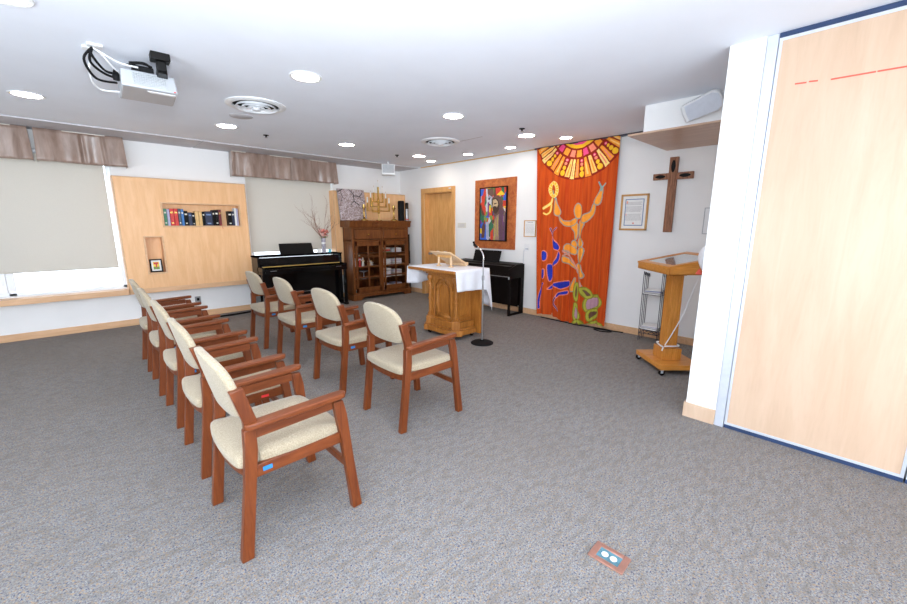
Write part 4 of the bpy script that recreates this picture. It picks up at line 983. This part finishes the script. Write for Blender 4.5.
# sun fan
dy, dz = -(Y-3.0), 2.815-Z; rr = np.hypot(dy, dz); th = np.degrees(np.arctan2(dy, dz))
bi[rr < .735] = B_('velour_dark')
bi[rr < .315] = B_('b_gold'); bi[rr < .268] = B_('b_pink')
blk = ['b_orange', 'b_light', 'b_pink', 'b_orange', 'b_rose', 'b_orange', 'b_pink', 'b_rose', 'b_orange', 'b_light']
for i, a in enumerate(range(-74, 75, 15)):
    bi[(np.abs(th-a) < 5.6) & (rr > .34) & (rr < .43)] = B_(blk[i % 10])
dots = [-74, -46, -21, 6, 29, 52, 74]; pet = []
for a, b2 in zip(dots, dots[1:]):
    n = max(2, int((b2-a-7)/6.2)); w_ = (b2-a-8)/n
    for i in range(n): pet.append((a+4+w_*(i+.5), w_*.40))
for i, (a, hw) in enumerate(pet):
    m1 = (np.abs(th-a) < hw*(.8+.25*(rr-.46)/.26)) & (rr > .46) & (rr < .725-.02*(i % 2)); bi[m1] = B_(['b_orange', 'b_light', 'b_cream', 'b_orange'][i % 4])
    m2 = (np.abs(th-a) < hw*.3) & (rr > .52) & (rr < .69); bi[m2] = B_(['b_light', 'b_orange', 'b_rose', 'b_rose'][i % 4])
for a in dots:
    for k, (r0, rd, c) in enumerate(((.485, .020, 'b_pink'), (.535, .023, 'b_rose' if abs(a) < 40 else 'b_gold'), (.595, .030, 'b_gold'), (.668, .040, 'b_gold'))):
        cy, cz_ = 3.0-r0*math.sin(math.radians(a)), 2.815-r0*math.cos(math.radians(a)); d = np.hypot(Y-cy, Z-cz_); bi[d < rd] = B_(c)
        if k == 0: bi[d < rd*.4] = B_('b_cream')
CM = {'o': ('b_orange', 'b_grey'), 'U': ('b_blue', 'b_rose'), 'G': ('b_olive', 'b_lime'), 'c': ('b_cyan', 'b_grey'), 'y': ('b_gold', 'b_cream'), 'k': ('b_cream', 'b_gold'), 'p': ('b_rose', 'b_grey'), 'v': ('b_plum', 'b_lilac')}
for c, cl_, w_, pts in BANNER:
    c = 'o' if c == 'O' else c; P = [tuple(p)[:2] for p in smooth([(*p, 0) for p in pts], 4, cl_ > 0)]
    fill, edge = CM[c]; d = dist_line(Y, Z, P, cl_ > 0)
    if cl_ == 1:
        ins = inpoly(Y, Z, P); bi[d < .011] = B_(edge); bi[ins & (d > .003)] = B_(fill)
        if c == 'G': bi[d < .016] = B_('b_lime'); bi[(d >= .016) & (d < .028) & ~ins] = B_('b_olive'); bi[ins & (d > .022)] = B_('b_lilac' if len(pts) == 6 and pts[0][1] < .6 else 'b_brown')
    elif cl_ == 2: bi[d < w_] = B_(edge); bi[(d < w_*.7) & ((np.degrees(np.arctan2(Z-np.mean([p[1] for p in P]), Y-np.mean([p[0] for p in P]))) % 30) > 11)] = B_(fill)
    else: bi[d < w_*.5+.004] = B_(edge); bi[d < w_*.5-.003] = B_(fill)
def bpos(u, v):
    Y = (YL0+(YL1-YL0)*v)*(1-u)+(YR0+(YR1-YR0)*v)*u; k = 1-v*.75
    wv = .018*np.sin(u*21+.6*v)+.014*np.sin(u*47+1.5+v)+.008*np.sin(u*78+2*v)
    return XD-.062-wv*k*1.35-.02*k*np.exp(-((u-.62)/.06)**2), Y*.990, ZB+(ZTOP-ZB)*v+(1-v)**6*(.030*np.sin(u*8+.4)-.012*u)
t = thing('fabric_banner', 'tall orange velour banner with a sunburst and dancing figures hanging on the wall', 'banner', (0, 0, 0))
numgrid('banner_cloth', NU, NV, bpos, bi, BM, t)
box('hanging_rail', 'aluminium', XD-.028, 2.40, CZ-.03, XD-.004, 3.72, CZ-.018, parent=t)
tag(MB().tube(smooth([(5.25, 3.45, .008), (5.22, 3.0, .008), (5.2, 2.8, .008), (5.24, 2.6, .008), (5.27, 2.38, .008), (5.2, 2.28, .008), (5.12, 2.40, .008), (5.18, 2.52, .008), (5.25, 2.30, .008), (5.28, 2.15, .008)], 8), .008, n=6).done('power_cable', 'black_matte'),
    'black cable loosely coiled on the carpet below the orange banner', 'cable')
# ---- wooden cross
t = thing('wooden_cross', 'plain walnut cross with dark oval inlays on the white wall', 'cross', (XD, 1.732, 1.367))
b = MB(); b.box(-.045, -.047, 0, -.004, .047, .88); b.done('upright_beam', 'walnut', t, .003)
MB().box(-.042, .047, .627, -.006, .222, .70).box(-.042, -.222, .620, -.006, -.047, .70).done('cross_beam', 'walnut', t, .003)
def leafo(cy, cz_, ry, rz_): return [(cy+ry*math.cos(a)*(abs(math.cos(a))**.3 if ry > rz_ else 1), cz_+rz_*math.sin(a)*(abs(math.sin(a))**.3 if rz_ > ry else 1)) for a in [i*2*math.pi/20 for i in range(20)]]
for cy, cz_, ry, rz_ in ((0, .775, .024, .072), (.138, .662, .058, .022), (-.135, .662, .06, .022)):
    MB().prism(leafo(cy, cz_, ry, rz_), 'x', -.047, -.040).done('inlay', 'black_satin', t)
# ---- thin grey-edged board half hidden by the pillar
t = thing('wall_board', 'white board with a thin grey edge on the wall, half hidden by the pillar', 'board', (XD, 1.17, 1.35))
f = MB(); f.box(-.012, -.19, 0, 0, .19, .008).box(-.012, -.19, .292, 0, .19, .30).box(-.012, .182, 0, 0, .19, .30).box(-.012, -.19, 0, 0, -.182, .30); f.done('edge', 'grey_plastic', t); box('face', 'white_plastic', -.008, -.182, .008, -.001, .182, .292, parent=t)
box('latch', 'steel', -.03, .08, .135, -.008, .13, .15, parent=t, bevel=.003)
# ---- wire magazine rack
t = thing('magazine_rack', 'dark wire rack holding papers, standing behind the lectern', 'rack', (5.12, 1.77, 0))
w = MB(); r = .0045
for yy in (-.11, .11):
    for i in range(4):
        xx = -.02+.055*i; w.tube(smooth([(xx, yy, .0), (xx, yy, .45), (xx, yy, .84-.012*i), (xx+.012, yy*.97, .88-.012*i), (xx+.025, yy*.97, .84-.012*i)], 4), r, n=5)
for z in (.10, .15, .60): 
    for xx in (-.02, .145): w.tube([(xx, -.11, z), (xx, .11, z)], r, n=5)
    for yy in (-.11, .11): w.tube([(-.02, yy, z), (.145, yy, z)], r, n=5)
    for i in range(1, 4): w.tube([(-.02, -.11+.055*i, z), (.145, -.11+.055*i, z)], r, n=5)
w.tube([(-.02, -.11, .10), (.145, .11, .15)], r, n=5)
w.done('wire_frame', 'wire_dark', t, angle=80)
for z, lab in ((.155, 'lower'), (.605, 'upper')):
    t = thing('paper_stack', 'small pile of leaflets on the %s tier of the wire rack' % lab, 'papers', (5.18, 1.77, z+.001), group='leaflets in the wire rack'); hh = 0
    for j, c in enumerate(('paper', 'paper', 'print_grey', 'paper', 'lilac', 'print_blue' if z > .3 else 'paper', 'paper')):
        box('sheets', c, -.085, -.10, hh, .07, .09, hh+.007, parent=t, M=Matrix.Rotation((j-2)*.07, 4, 'Z')); hh += .0075
# ---- lectern with a glass-topped desk
t = thing('lectern', 'light oak lectern with a glass-topped display desk on a castored base', 'lectern', (4.30, 1.285, 0), math.radians(-43.5))
box('base', 'oak_flat', -.19, -.255, .055, .22, .265, .105, parent=t, bevel=.004)
box('foot_block', 'oak_lectern', -.095, -.095, .105, .095, .095, .225, parent=t, bevel=.004)
b = MB(); b.hexa([(-.06, -.06, .225), (.06, -.06, .225), (.06, .06, .225), (-.06, .06, .225), (-.057, -.057, .975), (.057, -.057, .975), (.057, .057, .975), (-.057, .057, .975)])
b.done('post', 'oak_lectern', t, .003)
MB().hexa([(-.07, -.07, .965), (.07, -.07, .965), (.07, .07, .965), (-.07, .07, .965), (-.11, -.11, 1.002), (.11, -.11, 1.002), (.11, .11, 1.002), (-.11, .11, 1.002)]).done('collar', 'oak_lectern', t, .002)
X0, X1, Y0_, Z0, ZL, ZH = -.235, .27, .31, 1.0, 1.068, 1.165
b = MB(); th_ = .02
def zt(x): return ZL+(ZH-ZL)*(x-X0)/(X1-X0)
b.box(X0, -Y0_, Z0, X1, Y0_, Z0+.015); b.box(X0, -Y0_, Z0, X0+th_, Y0_, ZL-.004)
b.box(X1-th_, -Y0_, Z0, X1, Y0_, ZH-.012)
for s in (-1, 1): b.prism([(X0, Z0), (X1, Z0), (X1, ZH-.008), (X0, ZL-.008)], 'y', s*Y0_, s*(Y0_-th_))
b.done('desk_box', 'oak_flat', t, .002)
b = MB(); e = .055; o_ = .006
def slab(xa, xb, ya, yb): b.hexa([(xa, ya, zt(xa)-.008), (xb, ya, zt(xb)-.008), (xb, yb, zt(xb)-.008), (xa, yb, zt(xa)-.008), (xa, ya, zt(xa)+.010), (xb, ya, zt(xb)+.010), (xb, yb, zt(xb)+.010), (xa, yb, zt(xa)+.010)])
slab(X0-o_, X0+e, -Y0_-o_, Y0_+o_); slab(X1-e, X1+o_, -Y0_-o_, Y0_+o_); slab(X0+e, X1-e, -Y0_-o_, -Y0_+e); slab(X0+e, X1-e, Y0_-e, Y0_+o_)
lid = b.done('glass_lid_frame', 'oak_flat', t, .002)
MB().hexa([(X0+e, -Y0_+e, zt(X0+e)), (X1-e, -Y0_+e, zt(X1-e)), (X1-e, Y0_-e, zt(X1-e)), (X0+e, Y0_-e, zt(X0+e)), (X0+e, -Y0_+e, zt(X0+e)+.005), (X1-e, -Y0_+e, zt(X1-e)+.005), (X1-e, Y0_-e, zt(X1-e)+.005), (X0+e, Y0_-e, zt(X0+e)+.005)]).done('glass_pane', 'mirror_glass', lid)
for x in (-.17, .18):
    for y in (-.24, .24):
        c = MB(); c.tube([(x, y-.012, .026), (x, y+.012, .026)], .026, n=14, mat='black_satin'); c.box(x-.012, y-.016, .026, x+.012, y+.016, .056, 'aluminium'); c.done('caster', None, t)
MB().lathe([(0, 0), (.012, .003), (.012, .008), (0, .008)], (-.05, -.10, .992), n=10).done('screw_cap', 'steel', t)
MB().tube(smooth([(.12, -.20, 1.0), (.09, -.19, .88), (.04, -.14, .6), (-.02, -.09, .38), (-.075, -.08, .26)], 8), .005, n=6).tube(smooth([(-.07, -.07, .245), (.07, -.075, .25), (.075, .07, .24), (-.07, .075, .25), (-.078, 0, .235), (-.085, -.07, .235), (-.105, -.09, .205)], 6), .008, n=6).done('white_cord', 'white_plastic', t)
t = thing('book', 'brown leather-bound book inside the glass-topped lectern desk', 'book', (4.31, 1.30, 1.0155), math.radians(-43.5)); box('book_cover', 'walnut', -.08, -.06, 0, .1, .05, .03, parent=t, bevel=.004)
# ---- white balloon
t = thing('balloon', 'white rounded balloon with a red tie, half hidden behind the pillar', 'balloon', (3.94, .905, 1.165))
Mb = Matrix.Rotation(math.radians(12), 4, 'Z')
MB().lathe([(0, -.15), (.028, -.143), (.07, -.10), (.105, -.028), (.11, .028), (.092, .088), (.05, .133), (0, .148)], n=28).done('balloon_skin', 'balloon_white', t, subsurf=1)
MB().lathe([(0, .0), (.008, -.005), (.03, -.045), (.018, -.05), (0, -.04)], (-.04, .075, -.085), n=12).done('tie', 'red_ink', t)
# ---- shelf board and speaker under the bulkhead
tag(box('wall_shelf', 'shelf_board', 4.205, .61, 2.333, XD-.002, 1.84, 2.351, bevel=.002), 'wide wooden shelf board under the white ceiling bulkhead', 'shelf')
t = thing('wall_speaker', 'white wedge speaker tilted on the front of the bulkhead, above the wooden shelf board', 'speaker', (4.16, 1.17, 2.50))
Ms = Matrix.Rotation(math.radians(-17), 4, 'X') @ Matrix.Rotation(math.radians(-30), 4, 'Y')
b = MB(); P = [(-.15, -.075), (-.155, 0), (-.15, .075), (.10, .088), (.145, .06), (.155, 0), (.145, -.06), (.10, -.088)]
P = [(-a, c) for a, c in P]
b.prism([(a, c) for a, c in P], 'x', -.10, -.03, M=Ms); b.done('speaker_cabinet', 'white_plastic', t, .012, 3)
MB().prism([(a*.86-.01, c*.88) for a, c in P], 'x', -.108, -.098, M=Ms).done('grille', 'aluminium', t, .003)
MB().tube([(-.02, 0, 0), (.05, 0, .02)], .018, n=10).done('bracket', 'white_plastic', t)
# ---- folding partition
def part_panel(y0, y1, label, red=False):
    t = thing('partition_panel', label, 'partition', (XP, y0, 0), group='folding partition panels'); L = y1-y0
    box('wood_face', 'pale_maple', 0, .016, .045, .09, L-.016, 2.548, parent=t)
    f = MB(); f.box(-.003, 0, .03, .093, .016, 2.563).box(-.003, L-.016, .03, .093, L, 2.563).box(-.003, .016, .03, .093, L-.016, .047).box(-.003, .016, 2.546, .093, L-.016, 2.563); f.done('metal_edging', 'aluminium', t)
    box('bottom_seal', 'dark_blue_seal', .006, .0, .0, .08, L, .03, parent=t)
    if red:
        q = MB()
        for a, b_, c in ((.438, .385, 2.285), (.375, .335, 2.283), (.279, .10, 2.272), (.095, -.05, 2.268), (-.06, -.31, 2.262)): q.hexa([(-.0015, b_-y0, c-.008), (.001, b_-y0, c-.008), (.001, a-y0, c-.004), (-.0015, a-y0, c-.004), (-.0015, b_-y0, c), (.001, b_-y0, c), (.001, a-y0, c+.004), (-.0015, a-y0, c+.004)])
        q.done('scuff_line', 'red_ink', t, label='thin broken red scuff line')
part_panel(-.330, .543, 'tall maple folding partition panel with a red scuff line, beside the white pillar', True)
part_panel(-1.22, -.338, 'next pale maple partition panel, at the right edge of the photo')
part_panel(-2.11, -1.228, 'third pale maple partition panel, outside the photo'); part_panel(-3.44, -2.118, 'last pale maple partition panel, outside the photo')
struct(box('trim_6', 'aluminium', XP-.004, .547, 0, XP+.10, .603, CZ-.002, bevel=.002), 'metal jamb strip between the pillar and the partition')
struct(box('trim_7', 'dark_blue_seal', XP-.0, -3.44, 2.566, XP+.09, .545, CZ-.001), 'dark ceiling track of the folding partition')
# ---- floor outlet
t = thing('floor_outlet', 'copper-rimmed floor outlet box set in the carpet', 'floor outlet', (1.537, .60, 0), math.radians(2))
b = MB(); b.box(-.054, -.077, 0, .054, -.048, .008).box(-.054, .048, 0, .054, .077, .008).box(-.054, -.048, 0, -.030, .048, .008).box(.030, -.048, 0, .054, .048, .008); b.done('rim', 'copper_plate', t, .003)
box('socket_plate', 'outlet_blue', -.03, -.048, 0, .03, .048, .005, parent=t)
for y in (-.019, .019): MB().lathe([(.0145, .004), (.015, .0065), (.013, .007), (0, .007)], (0, y, 0), n=20).done('socket', 'white_plastic', t)
# ---- stickers: two chairs differ
chairs = sorted([o for o in COL.objects if o.get('category') == 'chair'], key=lambda o: (o.location.x > 1, o.location.y))
for c in (chairs[1], chairs[5]):
    for ch in list(c.children):
        if ch.name.startswith('inventory_sticker'): bpy.data.objects.remove(ch)
box('inventory_sticker', 'label_red', .325, -.2615, .392, .37, -.260, .408, parent=chairs[1], label='small bright red sticker')
